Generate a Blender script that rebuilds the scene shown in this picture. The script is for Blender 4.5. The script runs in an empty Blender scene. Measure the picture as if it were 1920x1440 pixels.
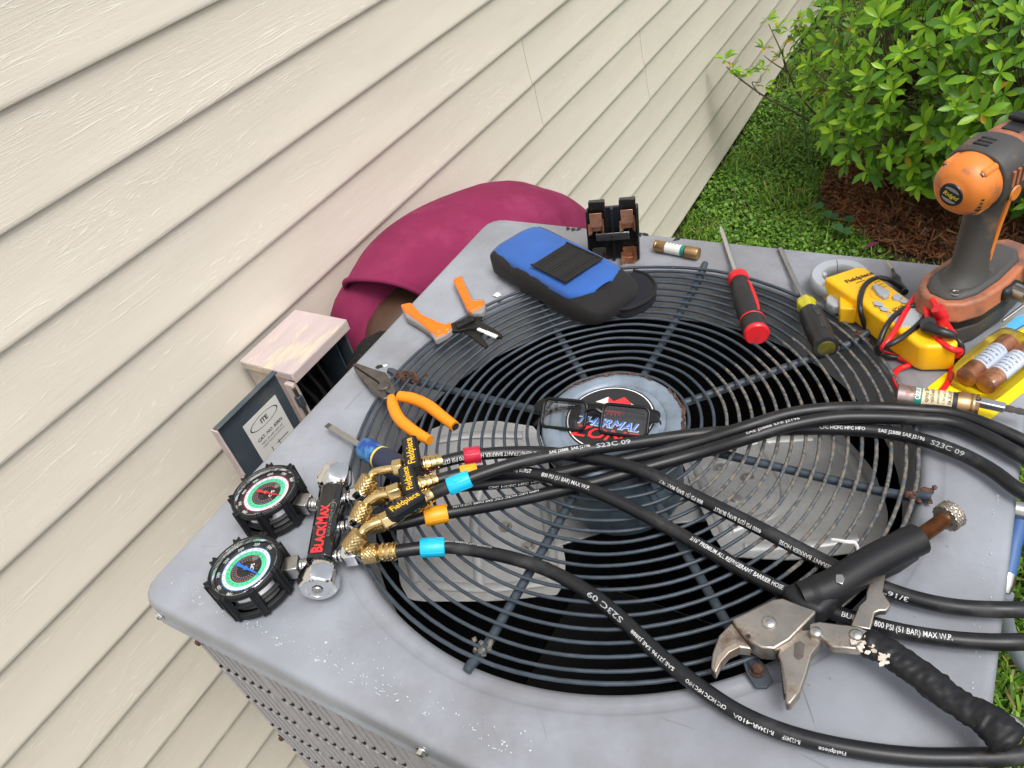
import bpy, bmesh, math, random
import numpy as np
from mathutils import Vector as V, Matrix, Quaternion, noise

random.seed(7); rng = np.random.default_rng(7)
S = bpy.context.scene
PI = math.pi
sin, cos, rad = math.sin, math.cos, math.radians

# ------------------------------------------------------------------ camera, sky, sun, exposure
# origin: centre of the condenser's top sheet; +y runs along the wall away from the viewer, +x away from the wall
GZ = -1.04                      # the lawn
WX = -0.672                     # face of the siding
CAM_F = 1450.5
CAM_C = V((0.3049, -0.5336, 0.6123))
CR = [[0.858062, 0.474372, -0.196725], [0.189973, -0.649102, -0.736598], [-0.477116, 0.594674, -0.647088]]
cd = bpy.data.cameras.new('camera'); cam = bpy.data.objects.new('camera', cd); S.collection.objects.link(cam)
cd.sensor_width = 36; cd.lens = 36 * CAM_F / 1920; cd.clip_start = .02; cd.clip_end = 200
Rm = Matrix([CR[0], [-a for a in CR[1]], [-a for a in CR[2]]]).transposed()
cam.matrix_world = Matrix.Translation(CAM_C) @ Rm.to_4x4()
S.camera = cam

w = bpy.data.worlds.new('World'); S.world = w; w.use_nodes = True
nt = w.node_tree; nt.nodes.clear()
sky = nt.nodes.new('ShaderNodeTexSky'); sky.sky_type = 'NISHITA'; sky.sun_disc = False
SUN_EL, SUN_AZ = rad(62), rad(115)      # azimuth: measured from +y towards +x
sky.sun_elevation = SUN_EL; sky.sun_rotation = SUN_AZ; sky.dust_density = 4.0; sky.air_density = 1.0; sky.ozone_density = 0.6
hs = nt.nodes.new('ShaderNodeHueSaturation'); hs.inputs['Saturation'].default_value = 0.34     # a clouded sky
bg = nt.nodes.new('ShaderNodeBackground'); bg.inputs[1].default_value = 0.15
out = nt.nodes.new('ShaderNodeOutputWorld')
nt.links.new(sky.outputs[0], hs.inputs['Color']); nt.links.new(hs.outputs[0], bg.inputs[0]); nt.links.new(bg.outputs[0], out.inputs[0])
ld = bpy.data.lights.new('sun', 'SUN'); sun = bpy.data.objects.new('sun', ld); S.collection.objects.link(sun)
ld.energy = 1.5; ld.angle = rad(26); ld.color = (1, .97, .92)
sd = V((sin(SUN_AZ) * cos(SUN_EL), cos(SUN_AZ) * cos(SUN_EL), sin(SUN_EL)))
sun.rotation_euler = (-sd).to_track_quat('-Z', 'Y').to_euler()
S.view_settings.view_transform = 'Standard'; S.view_settings.look = 'None'
S.view_settings.gamma = 1; S.view_settings.use_curve_mapping = False
S.view_settings.exposure = 0.44
S.render.engine = 'CYCLES'

# ------------------------------------------------------------------ helpers
def P(px, py, z=0.0):
    """the point at height z on the sight line through a pixel of the photograph"""
    d = V([(px - 960) / CAM_F, (py - 720) / CAM_F, 1.0])
    r = V([sum(CR[i][j] * d[i] for i in range(3)) for j in range(3)])
    return CAM_C + r * ((z - CAM_C.z) / r.z)

def PY(px, py, y):
    d = V([(px - 960) / CAM_F, (py - 720) / CAM_F, 1.0])
    r = V([sum(CR[i][j] * d[i] for i in range(3)) for j in range(3)])
    return CAM_C + r * ((y - CAM_C.y) / r.y)

def frame(o, xdir, up=(0, 0, 1)):
    x = V(xdir).normalized(); u = V(up)
    y = u.cross(x).normalized(); z = x.cross(y)
    m = Matrix((x, y, z)).transposed().to_4x4(); m.translation = V(o)
    return m
def frame_ab(a, b, z=0.0, zb=None):
    """frame at pixel a's point with x towards pixel b's point; also the distance"""
    p, q = P(*a, z), P(*b, z if zb is None else zb)
    return frame(p, q - p), (q - p).length
T = Matrix.Translation
def RX(a): return Matrix.Rotation(a, 4, 'X')
def RY(a): return Matrix.Rotation(a, 4, 'Y')
def RZ(a): return Matrix.Rotation(a, 4, 'Z')
ID = Matrix.Identity(4)

class MB:
    def __init__(s): s.v = []; s.f = []; s.mi = []
    def add(s, vs, fs, mi=0, M=None):
        n = len(s.v)
        s.v += [(M @ V(a)) if M is not None else V(a) for a in vs]
        s.f += [[n + i for i in f] for f in fs]; s.mi += [mi] * len(fs)
        return s
    def box(s, c, d, mi=0, M=None):
        x, y, z = [a / 2 for a in d]
        vs = [(c[0] + i * x, c[1] + j * y, c[2] + k * z) for i in (-1, 1) for j in (-1, 1) for k in (-1, 1)]
        return s.add(vs, [(0, 1, 3, 2), (4, 6, 7, 5), (0, 4, 5, 1), (2, 3, 7, 6), (0, 2, 6, 4), (1, 5, 7, 3)], mi, M)
    def prism(s, pts, z0, z1, mi=0, M=None, top=1.0, cb=None):
        n = len(pts)
        if cb is None: cb = (sum(p[0] for p in pts) / n, sum(p[1] for p in pts) / n)
        vs = [(p[0], p[1], z0) for p in pts] + [(cb[0] + (p[0] - cb[0]) * top, cb[1] + (p[1] - cb[1]) * top, z1) for p in pts]
        return s.add(vs, [list(range(n))[::-1], list(range(n, 2 * n))] + [(i, (i + 1) % n, n + (i + 1) % n, n + i) for i in range(n)], mi, M)
    def loft(s, rings, mi=0, M=None, closed=True, caps=True):
        n = len(rings[0]); vs = [p for r in rings for p in r]; fs = []
        m = n if closed else n - 1
        for k in range(len(rings) - 1):
            for i in range(m):
                j = (i + 1) % n; fs.append((k * n + i, k * n + j, (k + 1) * n + j, (k + 1) * n + i))
        if caps: fs.append(list(range(n))[::-1]); fs.append(list(range((len(rings) - 1) * n, len(rings) * n)))
        return s.add(vs, fs, mi, M)
    def lathe(s, prof, n=24, mi=0, M=None, caps=True):
        """profile of (radius, height along local z)"""
        return s.loft([[(r * cos(2 * PI * i / n), r * sin(2 * PI * i / n), h) for i in range(n)] for r, h in prof], mi, M, caps=caps)
    def xlathe(s, prof, n=24, mi=0, M=None, caps=True):
        """profile of (x, radius) turned about local x"""
        return s.loft([[(x, r * cos(2 * PI * i / n), r * sin(2 * PI * i / n)) for i in range(n)] for x, r in prof], mi, M, caps=caps)
    def tube(s, pts, r, n=8, mi=0, M=None, closed=False, caps=True, flat=1.0, up=(0, 0, 1)):
        pts = [V(p) for p in pts]; N = len(pts); rings = []; u = V(up)
        for i, p in enumerate(pts):
            if closed: t = pts[(i + 1) % N] - pts[i - 1]
            else: t = pts[min(i + 1, N - 1)] - pts[max(i - 1, 0)]
            t.normalize()
            if abs(t.dot(u)) > .98: a = t.orthogonal().normalized() if i == 0 else (a - t * a.dot(t)).normalized()
            else:
                a = t.cross(u).normalized()
            b = a.cross(t) ; rr = r[i] if isinstance(r, (list, tuple)) else r
            rings.append([p + a * rr * cos(2 * PI * k / n) + b * rr * flat * sin(2 * PI * k / n) for k in range(n)])
        if closed: rings.append(rings[0]); caps = False
        return s.loft(rings, mi, M, caps=caps)
    def cyl(s, a, b, r, r2=None, n=16, mi=0, M=None, caps=True):
        return s.tube([a, b], [r, r if r2 is None else r2], n, mi, M, caps=caps)
    def text(s, txt, size, fn, mi=0, bold=0.0, align='CENTER', sx=1.0, shear=0.0, M=None):
        vs, fs = glyphs(txt, bold, align)
        return s.add([fn((x + shear * y) * size * sx, y * size) for x, y in vs], fs, mi, M)
    def build(s, name, mats, parent=None, world=False, smooth=40, bev=0, segs=2, sub=0, solid=0, **tags):
        me = bpy.data.meshes.new(name)
        vs = s.v
        if world and parent is not None:
            inv = world_inv(parent); vs = [inv @ p for p in vs]
        me.from_pydata([tuple(p) for p in vs], [], s.f)
        for m in (mats if isinstance(mats, (list, tuple)) else [mats]): me.materials.append(m)
        me.polygons.foreach_set('material_index', s.mi)
        if not s.keepn:
            bm = bmesh.new(); bm.from_mesh(me); bmesh.ops.recalc_face_normals(bm, faces=bm.faces[:]); bm.to_mesh(me); bm.free()
        if smooth:
            me.polygons.foreach_set('use_smooth', [True] * len(me.polygons)); me.set_sharp_from_angle(angle=rad(smooth))
        o = bpy.data.objects.new(name, me); S.collection.objects.link(o)
        if parent is not None: o.parent = parent
        if solid: m = o.modifiers.new('Solid', 'SOLIDIFY'); m.thickness = solid; m.offset = 0
        if solid and 0 < smooth < 60: m = o.modifiers.new('Split', 'EDGE_SPLIT'); m.split_angle = rad(smooth)
        if bev: m = o.modifiers.new('Bevel', 'BEVEL'); m.width = bev; m.segments = segs; m.limit_method = 'ANGLE'; m.angle_limit = rad(35); m.use_clamp_overlap = True
        if sub: m = o.modifiers.new('Sub', 'SUBSURF'); m.levels = m.render_levels = sub
        for k, a in tags.items(): o[k] = a
        return o
    keepn = False
WINV = {}
def world_inv(o):
    return WINV[o.name]
def tag(o, label=None, cat=None, group=None, kind=None):
    for k, a in (('label', label), ('category', cat), ('group', group), ('kind', kind)):
        if a: o[k] = a
    return o
def thing(name, label, cat, M=None, group=None):
    """an Empty at the thing's base; M is its frame"""
    o = bpy.data.objects.new(name, None); S.collection.objects.link(o); o.empty_display_size = .02
    M = M if M is not None else ID
    o.matrix_world = M; WINV[o.name] = M.inverted()
    return tag(o, label, cat, group)
def copy_tree(o, parent=None):
    c = o.copy(); S.collection.objects.link(c)
    if parent is not None: c.parent = parent
    for ch in list(o.children): copy_tree(ch, c)
    return c
GC = {}
def glyphs(txt, bold=0.0, align='CENTER', cuts=0):
    k = (txt, bold, align, cuts)
    if k in GC: return GC[k]
    c = bpy.data.curves.new('glyphs', 'FONT'); c.body = txt; c.align_x = align; c.size = 1; c.offset = bold; c.resolution_u = 2
    o = bpy.data.objects.new('glyphs', c); S.collection.objects.link(o)
    dg = bpy.context.evaluated_depsgraph_get(); m = bpy.data.meshes.new_from_object(o.evaluated_get(dg))
    if cuts:
        bm = bmesh.new(); bm.from_mesh(m)
        for j in range(1, 7): bmesh.ops.bisect_plane(bm, geom=bm.verts[:] + bm.edges[:] + bm.faces[:], plane_co=(0, j * .72 / 7, 0), plane_no=(0, 1, 0))
        if cuts > 1:
            xs = [v.co.x for v in bm.verts]; x0, x1 = min(xs), max(xs)
            for j in range(1, 12): bmesh.ops.bisect_plane(bm, geom=bm.verts[:] + bm.edges[:] + bm.faces[:], plane_co=(x0 + (x1 - x0) * j / 12, 0, 0), plane_no=(1, 0, 0))
        bmesh.ops.triangulate(bm, faces=bm.faces[:]); bm.to_mesh(m); bm.free()
    vs = [(a.co.x, a.co.y) for a in m.vertices]; fs = [tuple(p.vertices) for p in m.polygons]
    bpy.data.objects.remove(o); bpy.data.curves.remove(c); bpy.data.meshes.remove(m)
    GC[k] = (vs, fs); return GC[k]
def spline(pts, step=12):
    """Catmull-Rom through the points"""
    pts = [V(p) for p in pts]; o = []
    q = [pts[0] * 2 - pts[1]] + pts + [pts[-1] * 2 - pts[-2]]
    for i in range(1, len(q) - 2):
        a, b, c, d = q[i - 1:i + 3]
        for k in range(step):
            t = k / step
            o.append(.5 * ((2 * b) + (c - a) * t + (2 * a - 5 * b + 4 * c - d) * t * t + (3 * b - a - 3 * c + d) * t ** 3))
    o.append(pts[-1]); return o
def resample(pts, d):
    L = [0]
    for a, b in zip(pts, pts[1:]): L.append(L[-1] + (b - a).length)
    n = max(2, int(L[-1] / d)); o = []; j = 0
    for i in range(n + 1):
        s = L[-1] * i / n
        while j < len(L) - 2 and L[j + 1] < s: j += 1
        t = (s - L[j]) / max(1e-9, L[j + 1] - L[j]); o.append(pts[j].lerp(pts[j + 1], min(1, t)))
    return o

# ------------------------------------------------------------------ materials
def hexc(h):
    c = [int(h[i:i + 2], 16) / 255 for i in (0, 2, 4)]
    return tuple((x / 12.92 if x < .04045 else ((x + .055) / 1.055) ** 2.4) for x in c)
def mat(name, col, rough=.5, metal=0., col2=None, ns=40., thr=None, soft=.15, var=.12, vs=9., bump=0., bs=200., spec=.5,
        r2=None, m2=None, coat=0., sheen=0., stretch=(1, 1, 1), sss=0., wave=None, detail=6., emis=None, bdist=.001):
    """principled surface: base colour varied by noise, with a second colour (wear, rust, dirt) where a noise passes thr"""
    m = bpy.data.materials.new(name); m.use_nodes = True; t = m.node_tree; N = t.nodes; L = t.links
    b = N['Principled BSDF']; b.inputs['Roughness'].default_value = rough; b.inputs['Metallic'].default_value = metal
    b.inputs['Specular IOR Level'].default_value = spec; b.inputs['Coat Weight'].default_value = coat
    if sheen: b.inputs['Sheen Weight'].default_value = sheen
    tc = N.new('ShaderNodeTexCoord'); mp = N.new('ShaderNodeMapping'); mp.inputs['Scale'].default_value = stretch
    L.new(tc.outputs['Object'], mp.inputs[0])
    n1 = N.new('ShaderNodeTexNoise'); n1.inputs['Scale'].default_value = vs; n1.inputs['Detail'].default_value = 5; L.new(mp.outputs[0], n1.inputs[0])
    mr = N.new('ShaderNodeMapRange'); mr.inputs[1].default_value = .3; mr.inputs[2].default_value = .7
    mr.inputs[3].default_value = 1 - var; mr.inputs[4].default_value = 1 + var; L.new(n1.outputs[0], mr.inputs[0])
    vm = N.new('ShaderNodeVectorMath'); vm.operation = 'SCALE'; vm.inputs[0].default_value = col; L.new(mr.outputs[0], vm.inputs['Scale'])
    cur = vm.outputs[0]
    if col2 is not None:
        n2 = N.new('ShaderNodeTexNoise'); n2.inputs['Scale'].default_value = ns; n2.inputs['Detail'].default_value = detail; n2.inputs['Roughness'].default_value = .65
        L.new(mp.outputs[0], n2.inputs[0])
        r = N.new('ShaderNodeMapRange'); r.interpolation_type = 'SMOOTHSTEP'
        r.inputs[1].default_value = (thr or .6) - soft / 2; r.inputs[2].default_value = (thr or .6) + soft / 2; L.new(n2.outputs[0], r.inputs[0])
        mx = N.new('ShaderNodeMix'); mx.data_type = 'RGBA'; L.new(r.outputs[0], mx.inputs[0]); L.new(cur, mx.inputs[6]); mx.inputs[7].default_value = (*col2, 1)
        cur = mx.outputs[2]
        if r2 is not None:
            f = N.new('ShaderNodeMapRange'); f.inputs[3].default_value = rough; f.inputs[4].default_value = r2; L.new(r.outputs[0], f.inputs[0]); L.new(f.outputs[0], b.inputs['Roughness'])
        if m2 is not None:
            f = N.new('ShaderNodeMapRange'); f.inputs[3].default_value = metal; f.inputs[4].default_value = m2; L.new(r.outputs[0], f.inputs[0]); L.new(f.outputs[0], b.inputs['Metallic'])
    L.new(cur, b.inputs['Base Color'])
    if bump:
        n3 = N.new('ShaderNodeTexNoise'); n3.inputs['Scale'].default_value = bs; n3.inputs['Detail'].default_value = 4; L.new(mp.outputs[0], n3.inputs[0])
        bu = N.new('ShaderNodeBump'); bu.inputs['Strength'].default_value = bump; bu.inputs['Distance'].default_value = bdist
        L.new(n3.outputs[0], bu.inputs['Height']); L.new(bu.outputs[0], b.inputs['Normal'])
    return m
def clear(name, tint=(1, 1, 1), refl=.9, rough=.03):
    m = bpy.data.materials.new(name); m.use_nodes = True; t = m.node_tree; N = t.nodes; L = t.links
    N.remove(N['Principled BSDF']); o = N['Material Output']
    a = N.new('ShaderNodeBsdfTransparent'); a.inputs[0].default_value = (*tint, 1)
    g = N.new('ShaderNodeBsdfGlossy'); g.inputs['Roughness'].default_value = rough
    f = N.new('ShaderNodeFresnel'); f.inputs[0].default_value = 1.5
    mu = N.new('ShaderNodeMath'); mu.operation = 'MULTIPLY'; mu.inputs[1].default_value = refl; L.new(f.outputs[0], mu.inputs[0])
    x = N.new('ShaderNodeMixShader'); L.new(mu.outputs[0], x.inputs[0]); L.new(a.outputs[0], x.inputs[1]); L.new(g.outputs[0], x.inputs[2]); L.new(x.outputs[0], o.inputs[0])
    return m
M_ = {}
M_['cover'] = mat('grey_weathered_paint', (.285, .305, .345), .32, col2=(.185, .186, .198), ns=4.5, thr=.52, soft=.30, var=.12, vs=11, bump=.12, bs=300, r2=.55, detail=12, spec=.6)
M_['cabinet'] = mat('grey_panel_paint', (.40, .385, .40), .5, col2=(.32, .31, .31), ns=9, thr=.6, soft=.3, var=.08, bump=.1, bs=400)
M_['seam'] = mat('seam_shade', (.30, .27, .22), .8)  # dark tone painted for the shade in the siding's overlap
M_['flake'] = mat('chipped_white_paint', (.55, .58, .62), .6)
M_['dark_in'] = mat('dark_inside', (.012, .013, .015), .8, var=.3)  # near black painted in place of the darkness inside unit, slots and holes
M_['coil'] = mat('coil_fins', (.02, .02, .022), .6, .3, var=.4, vs=60, stretch=(1, 1, .1))  # fins coloured almost black for the darkness inside the cabinet
M_['shroud'] = mat('shroud_grey', (.26, .265, .275), .55, col2=(.18, .18, .185), ns=9, thr=.55, var=.12)
M_['wire'] = mat('grille_blue_grey', (.040, .053, .069), .42, .0, col2=(.17, .14, .12), ns=150, thr=.69, soft=.05, var=.25, vs=60, r2=.9, bump=.2, bs=900, spec=.4)
M_['wire_rust'] = mat('grille_weathered_side', (.060, .076, .092), .5, .0, col2=(.19, .16, .125), ns=190, thr=.51, soft=.12, var=.3, vs=60, r2=.9, bump=.5, bs=900, bdist=.002)
M_['rust'] = mat('flaking_rust', (.06, .028, .018), .9, col2=(.14, .07, .05), ns=120, thr=.55, var=.4, vs=80, bump=.8, bs=500, bdist=.003)
M_['hub'] = mat('hub_blue_grey', (.20, .25, .31), .38, .1, col2=(.12, .14, .17), ns=16, thr=.58, soft=.3, var=.16, vs=30, bump=.1, bs=300)
M_['motor'] = mat('motor_blue', (.11, .165, .21), .42, .1, col2=(.07, .09, .10), ns=25, thr=.6, var=.15)
M_['blade'] = mat('galvanised_blade', (.53, .54, .54), .42, .30, col2=(.38, .38, .37), ns=10, thr=.52, soft=.4, var=.12, vs=160, bump=.15, bs=120)
M_['black_sticker'] = mat('black_print', (.018, .018, .02), .35)
M_['white'] = mat('white_print', (.85, .85, .85), .5)
M_['hose_white'] = mat('worn_white_print', (.60, .60, .60), .5, col2=(.25, .25, .26), ns=160, thr=.58, soft=.1)
M_['red_print'] = mat('red_print', (.75, .03, .035), .45)
M_['blue_print'] = mat('blue_print', (.01, .22, .85), .45)
M_['rubber'] = mat('black_hose_rubber', (.0085, .009, .0105), .38, var=.2, bump=.06, bs=500, col2=(.040, .040, .041), ns=22, thr=.62, soft=.25, r2=.62, spec=.42)
M_['boot'] = mat('black_rubber_boot', (.008, .0085, .010), .5, var=.2, bump=.15, bs=500, spec=.35)
M_['gloss_black'] = mat('gloss_black_enamel', (.006, .006, .007), .12, coat=.6, col2=(.4, .4, .4), ns=60, thr=.80, soft=.02)
M_['frame_black'] = mat('spectacle_black', (.004, .004, .005), .3, spec=.35)
M_['chrome'] = mat('chrome', (.78, .78, .77), .07, 1., var=.03)
M_['steel'] = mat('brushed_steel', (.50, .49, .47), .28, 1., var=.12, vs=40, bump=.1, bs=300)
M_['tool_steel'] = mat('worn_tool_steel', (.40, .36, .31), .34, .95, col2=(.10, .065, .045), ns=30, thr=.60, soft=.22, var=.2, vs=40, r2=.7, m2=.4, bump=.15, bs=260)
M_['dull_steel'] = mat('dull_dark_steel', (.16, .145, .13), .45, .85, col2=(.07, .05, .04), ns=45, thr=.56, soft=.2, var=.25, vs=60, bump=.3, bs=400, r2=.8, m2=.3)
M_['brass'] = mat('brass', (.74, .56, .27), .24, 1., col2=(.50, .34, .14), ns=60, thr=.62, soft=.3, var=.08)
M_['knurl'] = mat('knurled_brass', (.52, .38, .18), .32, 1., var=.12)
M_['old_brass'] = mat('old_brass', (.42, .27, .13), .36, .9, col2=(.20, .11, .055), ns=50, thr=.6, soft=.2, var=.2, vs=40, m2=.5, r2=.6)
M_['copper'] = mat('tarnished_copper', (.68, .34, .19), .32, .9, col2=(.30, .13, .07), ns=60, thr=.57, soft=.25, var=.22, vs=50, m2=.6, r2=.55)
M_['rust_thread'] = mat('rusty_thread', (.34, .18, .09), .4, .8, var=.3, vs=80)
M_['orange_grip'] = mat('orange_vinyl_grip', (.82, .27, .008), .42, col2=(.3, .08, .01), ns=40, thr=.72, soft=.08, var=.07, bump=.1, bs=300)
M_['neon_orange'] = mat('neon_orange_plastic', (.95, .17, .005), .4, var=.05, bump=.06, bs=400)
M_['grip_grey'] = mat('grey_soft_grip', (.26, .255, .25), .55, var=.08)
M_['blk_steel'] = mat('black_oxide_steel', (.022, .022, .02), .4, .5, var=.2, col2=(.09, .08, .07), ns=70, thr=.68, soft=.1)
M_['blue_cloth'] = mat('blue_nylon', (.030, .105, .36), .85, var=.14, vs=16, bump=.5, bs=900, sheen=.1, spec=.25)
M_['black_cloth'] = mat('black_nylon', (.011, .0105, .0105), .8, var=.2, vs=25, bump=.3, bs=1000, sheen=.05, spec=.3)
M_['lining'] = mat('dark_lining', (.006, .007, .012), .95)
M_['phenolic'] = mat('black_phenolic', (.010, .010, .011), .25, var=.2)
M_['red_plastic'] = mat('red_plastic', (.62, .012, .02), .38, var=.06, bump=.05, bs=400, col2=(.35, .02, .02), ns=60, thr=.68)
M_['hose_red'] = mat('red_band', (.48, .012, .045), .4, var=.06)
M_['hose_yellow'] = mat('yellow_band', (.85, .36, .01), .42, var=.06, col2=(.3, .14, .02), ns=90, thr=.7, soft=.06)
M_['hose_cyan'] = mat('cyan_band', (.01, .46, .72), .4, var=.05)
M_['dk_plastic'] = mat('dark_grey_plastic', (.019, .019, .0205), .48, var=.2, bump=.1, bs=500, col2=(.045, .045, .044), ns=30, thr=.64, spec=.4)
M_['yellow_clear'] = mat('yellow_acetate', (.50, .46, .015), .1, var=.25, vs=60, coat=.6)
M_['plug'] = mat('dark_amber_plug', (.09, .08, .01), .12, var=.3, vs=120, coat=.8)
M_['meter'] = mat('amber_plastic', (.93, .50, .008), .34, var=.03, col2=(.6, .28, .02), ns=30, thr=.76, soft=.05, bump=.04, bs=600)
M_['meter_grey'] = mat('light_grey_plastic', (.37, .40, .43), .35, var=.06, col2=(.27, .28, .29), ns=20, thr=.62)
M_['lcd'] = mat('lcd_glass', (.34, .38, .40), .12, var=.03, coat=.5)
M_['lead_black'] = mat('black_test_lead', (.014, .013, .014), .4, var=.1)
M_['lead_red'] = mat('red_test_lead', (.72, .012, .018), .35, var=.05)
M_['drill_orange'] = mat('worn_orange_plastic', (.68, .20, .03), .42, col2=(.34, .13, .06), ns=30, thr=.64, soft=.16, var=.12, bump=.06, bs=300)
M_['drill_pink'] = mat('faded_orange_plastic', (.44, .15, .07), .5, col2=(.17, .085, .06), ns=16, thr=.52, soft=.2, var=.14, bump=.08, bs=300)
M_['drill_grey'] = mat('grey_overmould', (.055, .053, .05), .58, col2=(.14, .09, .065), ns=26, thr=.63, soft=.14, var=.2, bump=.3, bs=800)
M_['drill_light'] = mat('grey_gearcase', (.3, .31, .33), .45, .3, var=.12, col2=(.18, .18, .19), ns=30, thr=.58)
M_['navy'] = mat('navy_grip', (.018, .024, .055), .5, var=.15, bump=.1, bs=500)
M_['blue_worn'] = mat('worn_blue_plastic', (.012, .05, .26), .45, col2=(.06, .22, .42), ns=90, thr=.52, soft=.2, var=.15)
M_['card_yellow'] = mat('yellow_card', (.88, .66, .005), .4, var=.03)
M_['paper'] = mat('label_paper', (.66, .66, .63), .6, var=.05)
M_['cream_paper'] = mat('aged_label', (.62, .50, .30), .6, col2=(.72, .62, .44), ns=20, thr=.5, soft=.3, var=.08)
M_['green_print'] = mat('green_print', (.012, .19, .14), .45, var=.1)
M_['ink'] = mat('dark_ink', (.02, .02, .022), .5)
M_['lens'] = clear('spectacle_lens', (.97, .98, 1), 2.2, .01)
M_['crystal'] = clear('gauge_crystal', (.95, .96, .97), .55, .02)
M_['blister'] = clear('clear_blister', (.96, .97, .98), .9, .06)
M_['box_pink'] = mat('chalky_faded_paint', (.50, .41, .40), .75, col2=(.60, .52, .38), ns=24, thr=.56, soft=.10, var=.12, vs=30, bump=.3, bs=260, stretch=(1, .25, 1))
M_['box_dark'] = mat('dark_slate_enamel', (.05, .068, .085), .45, col2=(.10, .10, .09), ns=9, thr=.6, soft=.25, var=.2)
M_['shirt'] = mat('maroon_knit', (.205, .020, .068), .95, var=.10, vs=8, bump=.5, bs=800, sheen=.0, spec=.2, col2=(.255, .034, .092), ns=12, thr=.60, soft=.3)
M_['skin'] = mat('dark_skin', (.075, .036, .022), .5, var=.15, vs=12, bump=.15, bs=400)
M_['hair'] = mat('black_hair', (.009, .008, .007), .8, var=.4, vs=120, bump=1., bs=350, bdist=.006)
M_['denim'] = mat('dark_trousers', (.03, .035, .05), .85, var=.15, bump=.3, bs=700)
M_['boots'] = mat('brown_boot', (.07, .04, .025), .6, var=.2)

# ================================================================== SETTING
# ---- siding material: long wavy embossed grain
def siding_mat():
    m = bpy.data.materials.new('cream_vinyl_siding'); m.use_nodes = True; t = m.node_tree; N = t.nodes; L = t.links
    b = N['Principled BSDF']; b.inputs['Roughness'].default_value = .42; b.inputs['Specular IOR Level'].default_value = .45
    tc = N.new('ShaderNodeTexCoord')
    def nz(sc, scale, det=3, dist=0., rough=.5):
        mp = N.new('ShaderNodeMapping'); mp.inputs['Scale'].default_value = sc; L.new(tc.outputs['Object'], mp.inputs[0])
        n = N.new('ShaderNodeTexNoise'); n.inputs['Scale'].default_value = scale; n.inputs['Detail'].default_value = det; n.inputs['Distortion'].default_value = dist
        n.inputs['Roughness'].default_value = rough; L.new(mp.outputs[0], n.inputs[0]); return n.outputs[0]
    def contour(src, lv, w):
        a = N.new('ShaderNodeMath'); a.operation = 'SUBTRACT'; L.new(src, a.inputs[0]); a.inputs[1].default_value = lv
        c = N.new('ShaderNodeMath'); c.operation = 'ABSOLUTE'; L.new(a.outputs[0], c.inputs[0])
        r = N.new('ShaderNodeMapRange'); r.interpolation_type = 'SMOOTHSTEP'; r.inputs[1].default_value = 0; r.inputs[2].default_value = w; r.inputs[3].default_value = 1; r.inputs[4].default_value = 0
        L.new(c.outputs[0], r.inputs[0]); return r.outputs[0]
    def mth(op, a, b_):
        x = N.new('ShaderNodeMath'); x.operation = op
        for i, q in enumerate((a, b_)):
            if isinstance(q, (int, float)): x.inputs[i].default_value = q
            else: L.new(q, x.inputs[i])
        return x.outputs[0]
    g = nz((1, .55, 17), 2.1, 4.0, .05, .36)
    lines = contour(g, .42, .0040)
    for lv in (.38, .445, .465, .49, .515, .54, .57, .61): lines = mth('MAXIMUM', lines, contour(g, lv, .0040))
    gate = nz((1, 1, 5), 3.1, 2)
    gr = N.new('ShaderNodeMapRange'); gr.inputs[1].default_value = .40; gr.inputs[2].default_value = .54; L.new(gate, gr.inputs[0])
    lines = mth('MULTIPLY', lines, gr.outputs[0])
    fine = nz((1, .8, 16), 20, 4, .2)
    hgt = mth('ADD', mth('MULTIPLY', lines, .8), mth('MULTIPLY', fine, .9))
    bu = N.new('ShaderNodeBump'); bu.inputs['Strength'].default_value = .36; bu.inputs['Distance'].default_value = .0009
    L.new(hgt, bu.inputs['Height']); L.new(bu.outputs[0], b.inputs['Normal'])
    blot = nz((1, .5, 1.5), 1.9, 4)
    mx = N.new('ShaderNodeMix'); mx.data_type = 'RGBA'; L.new(blot, mx.inputs[0])
    mx.inputs[6].default_value = (.655, .60, .505, 1); mx.inputs[7].default_value = (.73, .675, .58, 1)
    dirt = nz((1, .35, 2.0), 5.5, 6, 0, .65)
    dr = N.new('ShaderNodeMapRange'); dr.inputs[1].default_value = .45; dr.inputs[2].default_value = .75; dr.inputs[4].default_value = .55; L.new(dirt, dr.inputs[0])
    m2 = N.new('ShaderNodeMix'); m2.data_type = 'RGBA'; L.new(dr.outputs[0], m2.inputs[0]); L.new(mx.outputs[2], m2.inputs[6]); m2.inputs[7].default_value = (.58, .53, .45, 1)
    m3 = N.new('ShaderNodeMix'); m3.data_type = 'RGBA'; L.new(mth('MULTIPLY', lines, .55), m3.inputs[0]); L.new(m2.outputs[2], m3.inputs[6]); m3.inputs[7].default_value = (.83, .79, .69, 1)
    L.new(m3.outputs[2], b.inputs['Base Color'])
    return m
SID = siding_mat()
wall = thing('house_wall', 'cream horizontal wood-grain siding wall of the house along the left', 'wall', T((WX, 0, GZ)))
EXP = .11375
prof = [(.0058, 0.010), (.0060, 0.0), (.0061, -.018), (.0066, -.038), (.0076, -.060), (.0092, -.082), (.0110, -.099), (.0120, -.1075), (.0122, -.1125), (.0116, -.1137), (.0082, -.1137)]
def plank(y0, y1, ztop, off, seed):
    m = MB(); n = int((y1 - y0) / .25) + 1; rings = []
    for i in range(n + 1):
        y = y0 + (y1 - y0) * i / n
        wob = .0005 * noise.noise(V((y * 1.3, ztop * 9, seed)))
        rings.append([(WX + dx - .012 + off + wob * (k / 10), y, ztop + dz + .0003 * noise.noise(V((y * .9, ztop * 7, 3.1)))) for k, (dx, dz) in enumerate(prof)])
    m.loft(rings, closed=False, caps=False)
    m.build('siding_plank', SID, wall, world=True, smooth=35, solid=.0012)
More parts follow.
